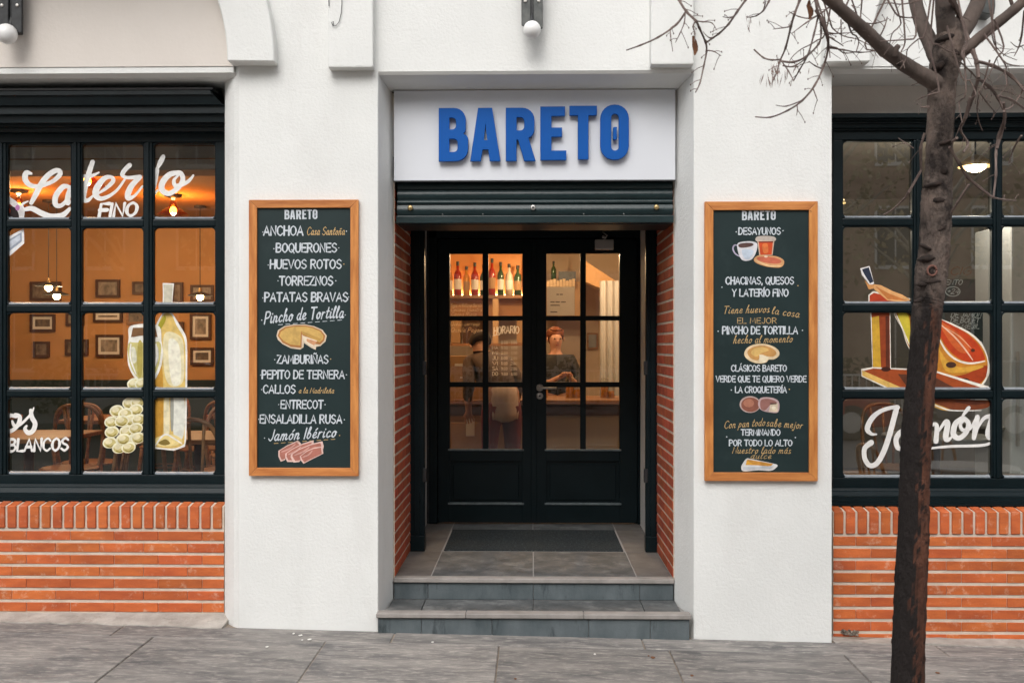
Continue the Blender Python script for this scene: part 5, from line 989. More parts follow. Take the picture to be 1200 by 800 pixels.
# bar room
ctr = thing('bar_counter', 'bar counter with wooden top and pale front behind the door glass', 'counter', (0, 3.2, zf))
zc_ = Z(468, 3.2)
m = M(); m.box(-1.08, .02, 3.22, 3.8, zf, zc_ - .04); m.build('front_panel', mat('tan_panel', (.42, .27, .15), .6, .3, var=(.36, .22, .12), vscale=5), ctr)
m = M(); m.box(.02, 1.10, 3.224, 3.8, zf, zc_ - .04); m.build('front_panel', mat('grey_panel', (.42, .38, .33), .6, .3), ctr)
m = M(); m.box(-1.09, 1.11, 3.14, 3.85, zc_ - .04, zc_); m.build('countertop', MIDW, ctr, bevel=.005)
m = M(); m.box(-1.08, 1.10, 3.205, 3.22, zc_ - .14, zc_ - .05); m.build('dark_rail', DARKW, ctr)
m = M(); m.box(-1.05, -.3, 3.1, 3.16, zf + .30, zf + .68); cb = tag(m.build('cardboard_box', CARD, None, bevel=.003), 'cardboard carton with a white sticker low in the left door leaf', 'carton')
m = M(); m.box(X(546, 3.09), X(556, 3.09), 3.094, 3.099, Z(511, 3.09), Z(490, 3.09)); m.build('sticker', PAPER, cb)
m = M(); m.box(X(520, 3.3), X(566, 3.3), 3.3, 3.5, zc_, Z(417, 3.3)); cb = tag(m.build('cardboard_box', CARD, None, bevel=.003), 'open tan carton with pale print standing on the counter behind the left door leaf', 'carton')
m = M(); m.box(X(533, 3.3), X(552, 3.3), 3.294, 3.299, Z(429, 3.3), Z(426, 3.3)); m.box(X(539, 3.3), X(560, 3.3), 3.294, 3.299, Z(443, 3.3), Z(441.5, 3.3)); m.build('print_band', PAPER, cb)
# back bar shelf with lit bottles
YBK = 5.6; zsh = Z(346, YBK)
sh = thing('bottle_shelf', 'warmly lit wooden shelf of bottles behind the upper left door panes', 'shelf', (-.5, YBK, zsh))
m = M(); m.box(-1.08, .0, YBK - .05, YBK + .25, zsh - .035, zsh); m.build('shelf_board', MIDW, sh)
m = M(); m.box(-1.08, .0, YBK + .25, YBK + .27, zsh - .25, H + 1.2); m.build('back_panel', mat('amber_panel', (.55, .25, .08), .5, .4), sh)
m = M(); m.box(-1.05, -.02, YBK + .215, YBK + .235, zsh + .003, zsh + .02); m.build('light_strip', BULB, sh)
m = M(); m.box(X(577.5, 5.4), X(584, 5.4), 5.4, 5.46, Z(440, 5.4), Z(350, 5.4)); m.build('shelf_post', mat('pale_wood', (.6, .38, .18), .5), sh)
for k, e in ((-.85, 1.3), (-.55, 1.3), (-.2, 1.3)): l = lamp_light((k, YBK + .1, zsh + .05), e, (1, .50, .16)); l.parent = sh; l.location = Vector((k, YBK + .17, zsh + .05)) - sh.location
def bottle(x, y, z, h, r, mt, lab, lb_=None, grp='bottles on the lit shelf'):
    t = thing('bottle', lab, 'bottle', (x, y, z), grp)
    m = M(); m.lathe([(.001, .002), (r, .002), (r, h*.58), (r*.85, h*.66), (r*.36, h*.76), (r*.34, h*.96), (.001, h*.96)], (x, y, z), 14); m.build('glass_body', mt, t, smooth=True)
    m = M(); m.lathe([(r*.4, h*.88), (r*.42, h), (.001, h)], (x, y, z), 10); m.build('cap', BLACK, t)
    if lb_: m = M(); m.lathe([(r + .001, h*.18), (r + .001, h*.48)], (x, y, z), 14); m.build('paper_label', lb_, t)
BG = [mat('brown_bottle', (.25, .07, .01), .12, .6), mat('green_bottle', (.03, .07, .02), .12, .6), mat('honey_bottle', (.62, .28, .04), .1, .6), mat('white_jar', (.6, .5, .38), .3, .5), mat('red_bottle', (.35, .03, .015), .2, .5)]
BN = ['brown', 'dark green', 'honey coloured', 'pale', 'red']
ORD = ['first', 'second', 'third', 'fourth', 'fifth', 'sixth', 'seventh', 'eighth', 'ninth', 'tenth', 'last']
for i in range(11):
    k = (i * 7 + i // 3) % 5; bottle(-1.02 + i * .096, YBK + .06 + .03 * (i % 2), zsh, random.uniform(.33, .42), random.uniform(.038, .046), BG[k], '%s bottle on the lit shelf, %s from the left' % (BN[k], ORD[i]), PAPER if i % 3 else CARD)
for i in range(6):
    p = Vector((-.98 + i * .13, 3.5, zc_)); k = i % 3
    t = thing('pastry_tray' if k == 0 else ('coffee_cup' if k == 1 else 'sugar_tin'), ['steel tray of golden pastries on the bar counter', 'white stacked cups on the bar counter', 'amber tin on the bar counter'][k] + (', left door leaf' if i < 3 else ', near the middle of the doors'), ['tray', 'cups', 'tin'][k], p)
    if k == 0:
        m = M(); m.box(p.x - .05, p.x + .05, 3.44, 3.56, zc_, zc_ + .012); m.build('tray', STEEL, t, bevel=.003)
        for j in range(3): m = M(); m.ball((p.x - .032 + j * .032, 3.47 + .02 * (j % 2), zc_ + .03), .022, 10, 6, (1, 1.3, .8)); m.build('pastry', BG[2], t, smooth=True)
    elif k == 1:
        for j in range(3): m = M(); m.lathe([(.001, .002), (.024, .002), (.038, .05), (.035, .05), (.022, .006)], (p.x, 3.47, zc_ + .035 * j), 14); m.build('cup', OPAL, t, smooth=True)
    else:
        m = M(); m.lathe([(.001, 0), (.04, 0), (.04, .11), (.001, .11)], (p.x, 3.47, zc_), 16); m.build('tin_body', BG[2], t); m = M(); m.lathe([(.001, .13), (.03, .125), (.042, .112), (.042, .108)], (p.x, 3.47, zc_), 16); m.build('tin_lid', BRASS, t)
for i, (x_, w__, h__, c_) in enumerate(((-1.02, .13, .22, 'dark'), (-.87, .1, .30, 'tan'), (-.74, .16, .18, 'dark'), (-.16, .1, .26, 'tan'), (-.04, .12, .2, 'dark'))):
    p = Vector((x_ + w__/2, 5.3, Z(402, 5.3))); m = M(); m.box(x_, x_ + w__, 5.25, 5.45, p.z, p.z + h__); tag(m.build('storage_box', DARKW if c_ == 'dark' else CARD, None, bevel=.004), '%s storage box on the lower back shelf, %s from the left' % (c_, ['first', 'second', 'third', 'fourth', 'fifth'][i]), 'box')
m = M(); m.box(-1.08, .0, 5.2, 5.6, Z(402, 5.3) - .03, Z(402, 5.3) - .001); tag(m.build('back_shelf', MIDW), 'lower wooden shelf behind the bar under the lit bottles', 'shelf')
# right side of the bar: cupboard shelf, picture, pale curtain, sloping beam
cp = thing('wall_cupboard', 'pale cupboard shelf with dark boxes behind the upper right door panes', 'cupboard', (.2, 5.9, Z(340, 5.9)))
m = M(); m.box(X(636, 5.9), X(684, 5.9), 5.9, 6.2, Z(372, 5.9), Z(330, 5.9)); m.build('cupboard_body', CARD, cp)
for k in range(9): m = M(); x_ = X(641, 5.85) + k * .036; m.box(x_, x_ + .03, 5.86, 5.895, Z(338, 5.9), Z(329 - k % 3, 5.9)); m.build('menu_card', mat('cream_card', (.62, .46, .28), .7), cp)
m = M(); m.box(X(655, 5.9), X(675, 5.9), 5.92, 6.05, Z(330, 5.9) + .002, Z(318, 5.9)); m.build('dark_box', BLACK, cp)
bottle(X(649, 5.9), 6.0, Z(330, 5.9) + .002, .24, .03, BG[1], 'dark green bottle alone on the pale cupboard in the right door leaf', None, 'bottles on the cupboard')
m = M(); m.prism([(X(686, 5), 5.0, Z(330, 5)), (X(735, 5), 5.0, Z(352, 5)), (X(735, 5), 5.0, Z(338, 5)), (X(686, 5), 5.0, Z(306, 5))], (0, .3, 0)); tag(m.build('sloping_beam', mat('ochre_beam', (.62, .36, .16), .6)), 'sloping ochre beam behind the top right door pane', 'beam')  # one even ochre colour
t = thing('picture_frame', 'grey mirror in a thin wooden frame behind the right middle door pane', 'picture', (X(694, 6.5), 6.5, Z(408, 6.5)))
m = M(); m.box(X(688, 6.5), X(701, 6.5), 6.54, 6.58, Z(409, 6.5), Z(390, 6.5)); m.build('frame_board', MIDW, t); m = M(); m.box(X(690, 6.5), X(699, 6.5), 6.52, 6.539, Z(407, 6.5), Z(392, 6.5)); m.build('mirror_sheet', mat('grey_mirror', (.4, .42, .45), .15, .6, metal=.4), t)
m = M()
pts = [(X(703, 4.6) + .42*k/30, 4.6 + .02*math.sin(k*1.3)) for k in range(31)]
m.prism([(x, y, zf + .7) for x, y in pts] + [(x, y + .012, zf + .7) for x, y in reversed(pts)], (0, 0, 1.3)); tag(m.build('curtain', mat('grey_curtain', (.5, .5, .5), .8)), 'pale grey curtain at the right edge of the right door leaf', 'curtain')
for i, (px, hh) in enumerate(((637, .16), (668, .2), (676, .14), (709, .18), (716, .12))):
    p = W(px, 468, 3.4); t = thing('glass_jar', 'clear glass jar on the bar counter, %s from the left' % ['first', 'second', 'third', 'fourth', 'fifth'][i], 'jar', (p.x, 3.45, zc_), 'jars along the bar counter')
    m = M(); m.lathe([(.001, .002), (.04, .002), (.042, hh*.8), (.03, hh), (.027, hh), (.038, hh*.78), (.036, .006)], (p.x, 3.45, zc_), 14); m.build('jar_body', GLASSO, t, smooth=True)
    m = M(); m.lathe([(.001, .006), (.033, .006), (.033, hh*.55), (.001, hh*.55)], (p.x, 3.45, zc_), 12); m.build('jar_filling', BG[2], t)
for nm, x, y, e in (('left', -.45, 3.9, 16), ('right', .5, 4.0, 26), ('back', 0, 5.3, 9), ('added unseen front left', -.55, 2.75, 9), ('added unseen front right', .5, 2.75, 14)):  # the front two are unseen, added to brighten the counter front
    t = thing('bar_lamp', 'small lit pendant over the bar counter, %s one' % nm, 'pendant lamp', (x, y, H + 1.25)); m = M(); m.tube([(x, y, H + 1.25), (x, y, H + 1.02)], .005, 6); m.build('cord', BLACK, t)
    m = M(); m.lathe([(.03, .06), (.10, 0), (.095, .0), (.025, .055)], (x, y, H + .98), 18); m.build('shade', BRASS, t); m = M(); m.ball((x, y, H + .99), .03, 10, 8); m.build('bulb', BULB, t)
    l = lamp_light((0, 0, 0), e, (1, .66, .36)); l.parent = t; l.location = (0, 0, -.36)

# people inside the bar
SKIN = mat('skin', (.48, .26, .18), .55, .4); HAIRD = mat('dark_hair', (.03, .018, .012), .6, .3); HAIRR = mat('auburn_hair', (.22, .07, .025), .6, .3, var=(.14, .04, .015), vscale=40)
def skin_mesh(name, verts, edges, radii, mt, parent, sub=1):
    me = bpy.data.meshes.new(name); me.from_pydata(verts, edges, []); o = bpy.data.objects.new(name, me); COL.objects.link(o)
    md = o.modifiers.new('s', 'SKIN')
    for i, r in enumerate(radii):
        me.skin_vertices[0].data[i].radius = (r, r) if not isinstance(r, tuple) else r
    me.skin_vertices[0].data[0].use_root = True
    o.modifiers.new('d', 'SUBSURF').levels = sub; o.modifiers['d'].render_levels = sub
    n = bpy.data.meshes.new_from_object(o.evaluated_get(bpy.context.evaluated_depsgraph_get())); bpy.data.objects.remove(o)
    n.materials.clear(); n.materials.append(mt); n.polygons.foreach_set('use_smooth', [True] * len(n.polygons))
    o = bpy.data.objects.new(name, n); COL.objects.link(o); o.parent = parent; return o
def person(label, loc, rz, hgt, shirt, trousers, hair, armL, armR, long_hair=False, bend=0):
    t = thing('person', label, 'person', loc, None, rz); k = hgt / 1.7; v, e, r = [], [], []
    def chain(pts, start=None):
        prev = start
        for (x, y, z, rr) in pts:
            v.append((x*k, y*k, z*k)); r.append(rr*k if not isinstance(rr, tuple) else (rr[0]*k, rr[1]*k))
            if prev is not None: e.append((prev, len(v) - 1))
            prev = len(v) - 1
        return prev
    chain([(0, 0, .95, (.15, .11))]); a = chain([(0, 0, 1.1, (.13, .10)), (0, 0, 1.3, (.16, .11))], 0); nk = chain([(0, 0, 1.42, (.09, .08)), (0, -.005, 1.49, .055)], a)
    hd = chain([(0, -.01, 1.54, .07), (0, -.015, 1.60, (.078, .092)), (0, -.01, 1.67, .07)], nk)
    hands = []
    for s_, arm in ((-1, armL), (1, armR)):
        chain([(s_*.10, 0, .88, .085), (s_*.105, -.01, .5, .06), (s_*.11, .015, .3, .05), (s_*.11, .02, .08, .036), (s_*.12, -.07, .03, .035), (s_*.125, -.14, .025, .025)], 0)
        h_ = chain([(s_*.17, 0, 1.385, .055)] + arm, a); hv = Vector(v[h_]); pv = Vector(v[h_-1]); d = (hv - pv).normalized(); q = d.cross(Vector((0, 0, 1))); q = q.normalized() if q.length > .1 else Vector((0, 1, 0))
        palm = hv + d * .05; v.append(tuple(palm)); r.append((.034*k, .02*k)); e.append((h_, len(v)-1)); pi_ = len(v) - 1; hands.append((palm, d, q))
        for j in range(4):
            b0 = palm + d*.035 + q*(.022*(j-1.5)); ln_ = (.032, .038, .036, .028)[j]; drop = Vector((0, 0, -.008))
            for jj, pt in enumerate((b0, b0 + d*ln_ + drop, b0 + d*ln_*1.7 + drop*3)):
                v.append(tuple(pt)); r.append((.0095, .0085, .007)[jj]); e.append((pi_ if jj == 0 else len(v)-2, len(v)-1))
        b0 = palm - d*.02 - q*s_*.03
        for jj, pt in enumerate((b0, b0 - q*s_*.018 + d*.03)): v.append(tuple(pt)); r.append((.011, .008)[jj]); e.append((pi_ if jj == 0 else len(v)-2, len(v)-1))
    skin_mesh('body', v, e, r, SKIN, t)
    tv = [(0, 0, .99), (0, 0, .90)]; te = [(0, 1)]; tr_ = [(.15, .115), (.155, .12)]
    for s_ in (-1, 1):
        b = len(tv); tv += [(s_*.10, 0, .80), (s_*.105, -.01, .5), (s_*.11, .015, .3), (s_*.11, .02, .1)]; te += [(1, b), (b, b+1), (b+1, b+2), (b+2, b+3)]; tr_ += [.10, .075, .062, .058]
    skin_mesh('trousers', [tuple(c*k for c in p) for p in tv], te, [((x[0]*k, x[1]*k) if isinstance(x, tuple) else x*k) for x in tr_], trousers, t)
    sv = [(0, 0, .93), (0, 0, 1.12), (0, 0, 1.32), (0, 0, 1.43)]; se = [(0, 1), (1, 2), (2, 3)]; sr = [(.165, .13), (.148, .118), (.175, .125), (.10, .088)]
    for s_, arm in ((-1, armL), (1, armR)):
        b = len(sv); sv += [(s_*.18, 0, 1.385)] + [p[:3] for p in arm[:2]]; se += [(2, b), (b, b+1), (b+1, b+2)]; sr += [.066, .056, .05]
    skin_mesh('shirt', [tuple(c*k for c in p) for p in sv], se, [((x[0]*k, x[1]*k) if isinstance(x, tuple) else x*k) for x in sr], shirt, t)
    if bend: skin_mesh('apron', [(0, 0, 1.06*k), (0, .0, .95*k), (0, -.01, .80*k), (0, -.01, .72*k)], [(0, 1), (1, 2), (2, 3)], [(.152*k, .122*k), (.17*k, .14*k), (.18*k, .145*k), (.185*k, .15*k)], mat('pale_apron', (.66, .52, .46), .85), t)
    hm_ = M(); 
    for i in range(17):   # hair cap: shell open at the face
        pass
    rings = []
    for i in range(9):
        th = math.pi * .62 * i / 8; rings.append([(math.sin(th)*.099*k*math.cos(a_), .018*k + math.sin(th)*.105*k*math.sin(a_) + (.012 if math.sin(a_) > 0 else .02*k*(th > 1.1))*1, 1.635*k + math.cos(th)*.105*k + (.035*k if math.sin(a_) < -.3 and th > 1.2 else 0)) for a_ in [2*math.pi*j/18 for j in range(18)]])
    hm_.loft(rings, cap=True)
    if long_hair: hm_.ball((0, .085*k, 1.60*k), .055*k, 12, 8, (1.2, .9, 1.3))
    hm_v = hm_; hm_.v = [Vector(p) + Vector(loc) for p in hm_.v]; hm_.build('hair', hair, t, smooth=True)
    m = M(); o_ = Vector(loc)
    for s_ in (-1, 1): m.ball(o_ + Vector((s_*.032*k, -.098*k, 1.605*k)), .010*k, 8, 6)
    m.build('eye', BLACK, t)
    m = M(); m.ball(o_ + Vector((0, -.108*k, 1.575*k)), .014*k, 8, 6, (.8, 1, 1.4)); m.build('nose', SKIN, t, smooth=True)
    m = M(); m.ball(o_ + Vector((0, -.092*k, 1.54*k)), .02*k, 8, 6, (1.1, .5, .3)); m.build('mouth', mat('lips', (.35, .10, .08), .5), t, smooth=True)
    for s_ in (-1, 1): m = M(); m.ball(o_ + Vector((s_*.092*k, .0, 1.60*k)), .02*k, 8, 6, (.4, .8, 1.3)); m.build('ear', SKIN, t, smooth=True)
    if bend:
        for o2 in [q for q in COL.objects if q.parent == t]:
            for vv in o2.data.vertices:
                z0 = 1.0*k
                if vv.co.z > .93*k and abs(vv.co.x) < .6:
                    tt = min(max((vv.co.z - .93*k) / (.22*k), 0), 1) if vv.co.y > -.14*k else 1; an = bend * tt*tt*(3-2*tt); dy, dz = vv.co.y, vv.co.z - z0
                    vv.co.y = dy*math.cos(an) - dz*math.sin(an); vv.co.z = z0 + dz*math.cos(an) + dy*math.sin(an)
    return t
person('person in brown shirt, pale apron and dark red trousers behind the left door leaf', (X(588, 2.8), 2.72, zf), rad(205), 1.66, mat('brown_shirt', (.10, .065, .05), .85), mat('dark_red_trousers', (.20, .03, .035), .75), HAIRD,
       [(-.24, -.04, 1.15, .042), (-.18, -.25, 1.06, .034), (-.1, -.33, 1.1, .026)], [(.25, -.02, 1.13, .042), (.24, -.18, 1.06, .034), (.2, -.3, 1.08, .026)], bend=rad(52))
person('auburn haired person in black behind the bar counter, right door leaf', (X(651, 4.4), 4.4, zf - .06), rad(12), 1.56, mat('black_shirt', (.02, .02, .022), .8), BLACK, HAIRR,
       [(-.25, -.06, 1.16, .042), (-.14, -.27, 1.14, .034), (-.05, -.36, 1.2, .026)], [(.25, -.06, 1.16, .042), (.14, -.27, 1.14, .034), (.07, -.36, 1.2, .026)], True)

# right dining room
p = W(1143, 197, 2.0)
t = thing('pendant_lamp', 'lit dome pendant with brass rim behind the upper right pane, beside the trunk', 'pendant lamp', (p.x, 2.0, CER))
m = M(); m.tube([(p.x, 2, CER), (p.x, 2, p.z + .09)], .006, 6); m.build('cord', BLACK, t)
m = M(); m.lathe([(.015, .10), (.05, .085), (.10, .05), (.125, .01), (.12, .01), (.095, .045), (.045, .078)], p, 22); m.build('dome_shade', BRASS, t, smooth=True)
m = M(); m.ball(p + Vector((0, 0, .014)), .080, 18, 10, (1, 1, .55)); m.build('glowing_globe', BULBW, t, smooth=True)
l = lamp_light((0, 0, 0), 20, (1, .86, .70)); l.parent = t; l.location = Vector((p.x, 2, p.z - .12)) - t.location
for xx_, yy_, e in ((2.0, 1.3, 9), (6.2, 2.4, 22)):  # two pendants added out of view to brighten the right room
    q_ = Vector((xx_, yy_, H + .95)); t2 = thing('pendant_lamp', 'unseen dome pendant added behind the right pier to light the room' if xx_ < 3 else 'unseen dome pendant added to light the far end of the right room', 'pendant lamp', q_); m = M(); m.tube([q_, (q_.x, q_.y, CER)], .006, 6); m.build('cord', BLACK, t2)
    m = M(); m.lathe([(.015, .10), (.05, .085), (.10, .05), (.125, .01), (.12, .01), (.095, .045), (.045, .078)], q_, 22); m.build('dome_shade', BRASS, t2, smooth=True); m = M(); m.ball(q_ + Vector((0, 0, .012)), .092, 18, 10, (1, 1, .62)); m.build('glowing_globe', BULBW, t2, smooth=True); l = lamp_light((0, 0, -.12), e * 1.3, (1, .88, .74)); l.parent = t2
t = thing('menu_poster', 'black poster with pale slanted lettering inside the ham window, right of the trunk', 'poster', (X(1125, .75), .75, Z(400, .75, 1090)))
m = M(); m.box(X(1080, .75), X(1143, .75), .75, .762, Z(352.5, .75, 1090), Z(327, .75, 1090)); m.build('poster_sheet', BLACK, t)
m = M(); m.box(X(1100, .75), X(1152, .75), .752, .764, Z(412, .75, 1090), Z(358, .75, 1090)); m.build('poster_sheet', mat('green_black', (.02, .03, .025), .6), t)
GRL = mat('grey_lettering', (.75, .72, .68), .7)
for tx, x0, x1, bs, hh, mt_ in (('CIG', 1113, 1137, 322, 9, mat('brown_lettering', (.30, .14, .07), .7)), ('ENTO', 1108, 1127, 333.5, 5.5, GRL), ('+24', 1110, 1123, 344, 5.5, GRL), ('DE JAMÓN', 1114, 1149.5, 371.5, 5.2, GRL), ('DE BOLET', 1113.5, 1147, 378, 5.2, GRL), ('DE MEJIL', 1113, 1147, 385, 5.2, GRL)):
    write(tx, (x0, x1, bs, hh), .749, mt_, t, wt=1.1, slant=.25, pc=1090)
brush([[(p_[0], p_[1], 1) for p_ in ell(1116.5, 341.5, 8.5, 5.5, 14)] + [(1125, 341.5, 1)]], TR(0, 0, 1), .748, GRL, t)
def round_table(label, loc, top, grp, r=.35, h=.74):
    t = thing('round_table', label, 'table', loc, grp); L0 = Vector(loc)
    m = M(); m.lathe([(.001, h), (r - .006, h), (r, h - .008), (r - .006, h - .03), (.001, h - .03)], L0, 32); m.build('tabletop', top, t)
    m = M(); m.tube([L0 + Vector((0, 0, h - .03)), L0 + Vector((0, 0, .03))], .028, 12); m.build('column', BLACK, t, smooth=True)
    m = M(); m.lathe([(.001, .035), (.05, .035), (.20, .012), (.20, 0), (.001, 0)], L0, 24); m.build('base_plate', BLACK, t)
    return t
STONE = mat('grey_tabletop', (.34, .33, .31), .35, .5, var=(.27, .26, .25), vscale=12)
round_table('grey round table inside the ham window, near the glass', (2.75, 1.35, zf), STONE, 'round tables in the right room'); round_table('grey round table inside the right room, second from the glass', (3.7, 2.4, zf), STONE, 'round tables in the right room')
ch2 = copy_tree(ch0, (2.3, 1.5, zf), rad(80), 'bentwood chair inside the ham window at the left lower pane'); copy_tree(ch0, (3.3, 1.3, zf), rad(-85), 'bentwood chair right of the round table in the ham window'); copy_tree(ch0, (4.15, 2.5, zf), rad(-60), 'bentwood chair at the far round table in the right room'); copy_tree(ch0, (2.7, 1.95, zf), rad(5), 'bentwood chair beyond the near round table in the right room')
fr = thing('tall_fridge', 'white tall drinks fridge at the right edge of the ham window', 'fridge', (4.2, 2.0, zf)); m = M(); m.box(X(1184, 2.0), X(1184, 2.0) + .6, 2.0, 2.6, zf, Z(262, 2.0, 1090)); m.build('cabinet', mat('white_enamel', (.7, .72, .74), .3), fr, bevel=.01); m = M(); m.box(X(1190, 2), X(1192, 2), 1.96, 1.998, zf + .6, zf + 1.3); m.build('handle', STEEL, fr)

# ================================================================ STREET TREE (in front of the right window)
YT_ = -1.98
def TP(px, py, dy=0): return W(px, py, YT_ + dy)
KT = (D + YT_) / F
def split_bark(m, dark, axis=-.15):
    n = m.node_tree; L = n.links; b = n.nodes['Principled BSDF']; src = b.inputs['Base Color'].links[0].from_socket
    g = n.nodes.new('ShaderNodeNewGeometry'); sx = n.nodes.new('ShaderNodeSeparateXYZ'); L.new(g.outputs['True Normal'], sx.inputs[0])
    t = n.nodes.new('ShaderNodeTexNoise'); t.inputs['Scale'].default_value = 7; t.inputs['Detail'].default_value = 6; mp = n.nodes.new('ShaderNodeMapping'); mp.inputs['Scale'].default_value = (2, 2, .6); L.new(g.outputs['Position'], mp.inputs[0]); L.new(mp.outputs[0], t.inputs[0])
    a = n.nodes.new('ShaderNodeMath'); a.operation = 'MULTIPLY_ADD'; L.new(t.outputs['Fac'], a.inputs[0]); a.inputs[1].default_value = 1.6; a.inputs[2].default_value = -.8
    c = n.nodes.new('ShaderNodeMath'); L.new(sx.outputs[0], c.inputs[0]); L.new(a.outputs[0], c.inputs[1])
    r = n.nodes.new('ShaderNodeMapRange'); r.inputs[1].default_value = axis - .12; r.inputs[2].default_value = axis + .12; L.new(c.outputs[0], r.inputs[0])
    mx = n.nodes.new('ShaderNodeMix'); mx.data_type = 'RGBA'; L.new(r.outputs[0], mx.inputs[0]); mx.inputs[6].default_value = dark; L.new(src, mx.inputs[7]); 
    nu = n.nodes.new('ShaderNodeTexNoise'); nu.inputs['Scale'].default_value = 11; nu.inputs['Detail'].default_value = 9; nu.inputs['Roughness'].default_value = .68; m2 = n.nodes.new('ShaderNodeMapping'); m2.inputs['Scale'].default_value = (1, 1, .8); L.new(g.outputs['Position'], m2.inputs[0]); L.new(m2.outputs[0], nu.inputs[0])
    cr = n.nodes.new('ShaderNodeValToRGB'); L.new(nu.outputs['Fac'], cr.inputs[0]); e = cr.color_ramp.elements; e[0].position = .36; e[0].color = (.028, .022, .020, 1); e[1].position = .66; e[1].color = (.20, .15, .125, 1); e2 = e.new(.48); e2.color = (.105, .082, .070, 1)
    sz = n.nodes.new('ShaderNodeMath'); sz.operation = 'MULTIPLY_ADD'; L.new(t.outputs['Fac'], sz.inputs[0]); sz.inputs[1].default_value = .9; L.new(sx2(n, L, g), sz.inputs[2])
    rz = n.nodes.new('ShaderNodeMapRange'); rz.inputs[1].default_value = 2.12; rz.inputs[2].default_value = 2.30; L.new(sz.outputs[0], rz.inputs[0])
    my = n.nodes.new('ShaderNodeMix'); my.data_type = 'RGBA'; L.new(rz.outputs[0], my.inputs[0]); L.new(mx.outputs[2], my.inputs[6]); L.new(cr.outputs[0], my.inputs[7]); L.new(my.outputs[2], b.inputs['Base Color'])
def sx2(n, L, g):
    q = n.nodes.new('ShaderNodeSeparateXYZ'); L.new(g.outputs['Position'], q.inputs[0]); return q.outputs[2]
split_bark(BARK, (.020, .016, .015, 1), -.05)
tree = thing('street_tree', 'bare young street tree with dark trunk and spreading branches in front of the ham window', 'tree', (X(1060, YT_), YT_, G(X(1060, YT_), YT_)))
def limb(pts, name, mt, n=10, wob=.0, smooth=True, sub=4, lump=0.0):
    """pts: (px, py, radius px, dy)"""
    P = crom([(*p, 0)[:4] if len(p) == 3 else p for p in pts], sub)
    c = [TP(p[0], p[1], p[3]) for p in P]; rr = [max(p[2], .3) * KT * .96 for p in P]
    m = M(); rings = []; up = None
    for i, p in enumerate(c):
        d = (c[min(i+1, len(c)-1)] - c[max(i-1, 0)]).normalized()
        if up is None: a_ = Vector((0, 1, 0)); up = d.cross(a_).normalized()
        else: up = (up - d*up.dot(d)).normalized()
        q = d.cross(up)
        rings.append([p + (up*math.cos(2*math.pi*k/n) + q*math.sin(2*math.pi*k/n)) * rr[i] * (1 + lump * (math.sin(k*2.3 + i*.35) * .5 + math.sin(i*1.1 + k) * .35) + random.uniform(-wob, wob)) for k in range(n)])
    m.loft(rings); return m.build(name, mt, tree, smooth=smooth), c
low = [(1035, 1000, 24), (1050, 935, 21), (1055, 880, 19.8), (1063, 800, 19.3), (1065, 740, 18.8), (1067.5, 685, 18.6), (1070.5, 620, 17.8), (1071.5, 570, 17.3), (1073, 530, 17.3), (1076, 480, 17), (1081, 430, 16.4), (1086, 370, 17.2), (1088, 355, 17)]
upp = [(1087.5, 365, 16.9), (1089, 345, 17.4), (1091, 320, 18.6), (1094, 300, 18), (1096, 270, 17.6), (1097.5, 240, 17.8), (1099, 215, 16.4), (1100.5, 190, 15.4), (1101, 170, 15.2), (1102.5, 130, 15.6), (1104.5, 96, 16.4), (1107.5, 75, 17.5), (1112, 55, 18), (1113, 38, 15), (1110, 24, 11)]
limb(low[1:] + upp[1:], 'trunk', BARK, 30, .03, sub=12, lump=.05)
KNOT = mat('dark_bark_scar', (.022, .018, .016), .95, .2, var=(.05, .035, .03), vscale=40, bump=.006, bscale=60)
for p in ((1107, 167, 9, 2.6, .3), (1106, 200, 5, 6, 0), (1092, 318, 9, 6, .2), (1088, 303, 11, 4, .1), (1085, 290, 8, 3, -.4), (1103, 268, 9, 3, .5), (1100, 235, 10, 4, 0), (1076, 352, 6, 3, .3), (1110, 44, 12, 4, .25), (1101, 77, 8, 5, .4), (1118, 62, 8, 4, -.4), (1096, 216, 12, 3, .2), (1080, 333, 6, 3, 0), (1093, 330, 13, 3, .1)):
    c_ = TP(p[0], p[1], -.040); rg = []; 
    m = M()
    for e in (0, .55, 1):
        rg.append([c_ + Vector((p[2]*KT*(1 - .45*e)*math.cos(a)*random.uniform(.85, 1.15), -.004 - .009*e + .02*(p[2]*KT/.03)**2*abs(math.cos(a))**2*(1-e), p[3]*KT*(1 - .4*e)*math.sin(a)*random.uniform(.8, 1.2) + p[4]*p[2]*KT*(1-.45*e)*math.cos(a))) for a in [2*math.pi*k/14 for k in range(14)]])
    m.loft(rg); m.build('bark_knot', KNOT, tree, smooth=True)
c_ = TP(1092, 317, -.055); m = M(); m.tube([c_ + Vector((.016*math.cos(a), -.002, .017*math.sin(a))) for a in [2*math.pi*k/14 for k in range(15)]], .0035, 6); m.build('knot_scar', mat('knot_wood', (.17, .075, .055), .8), tree, smooth=True)
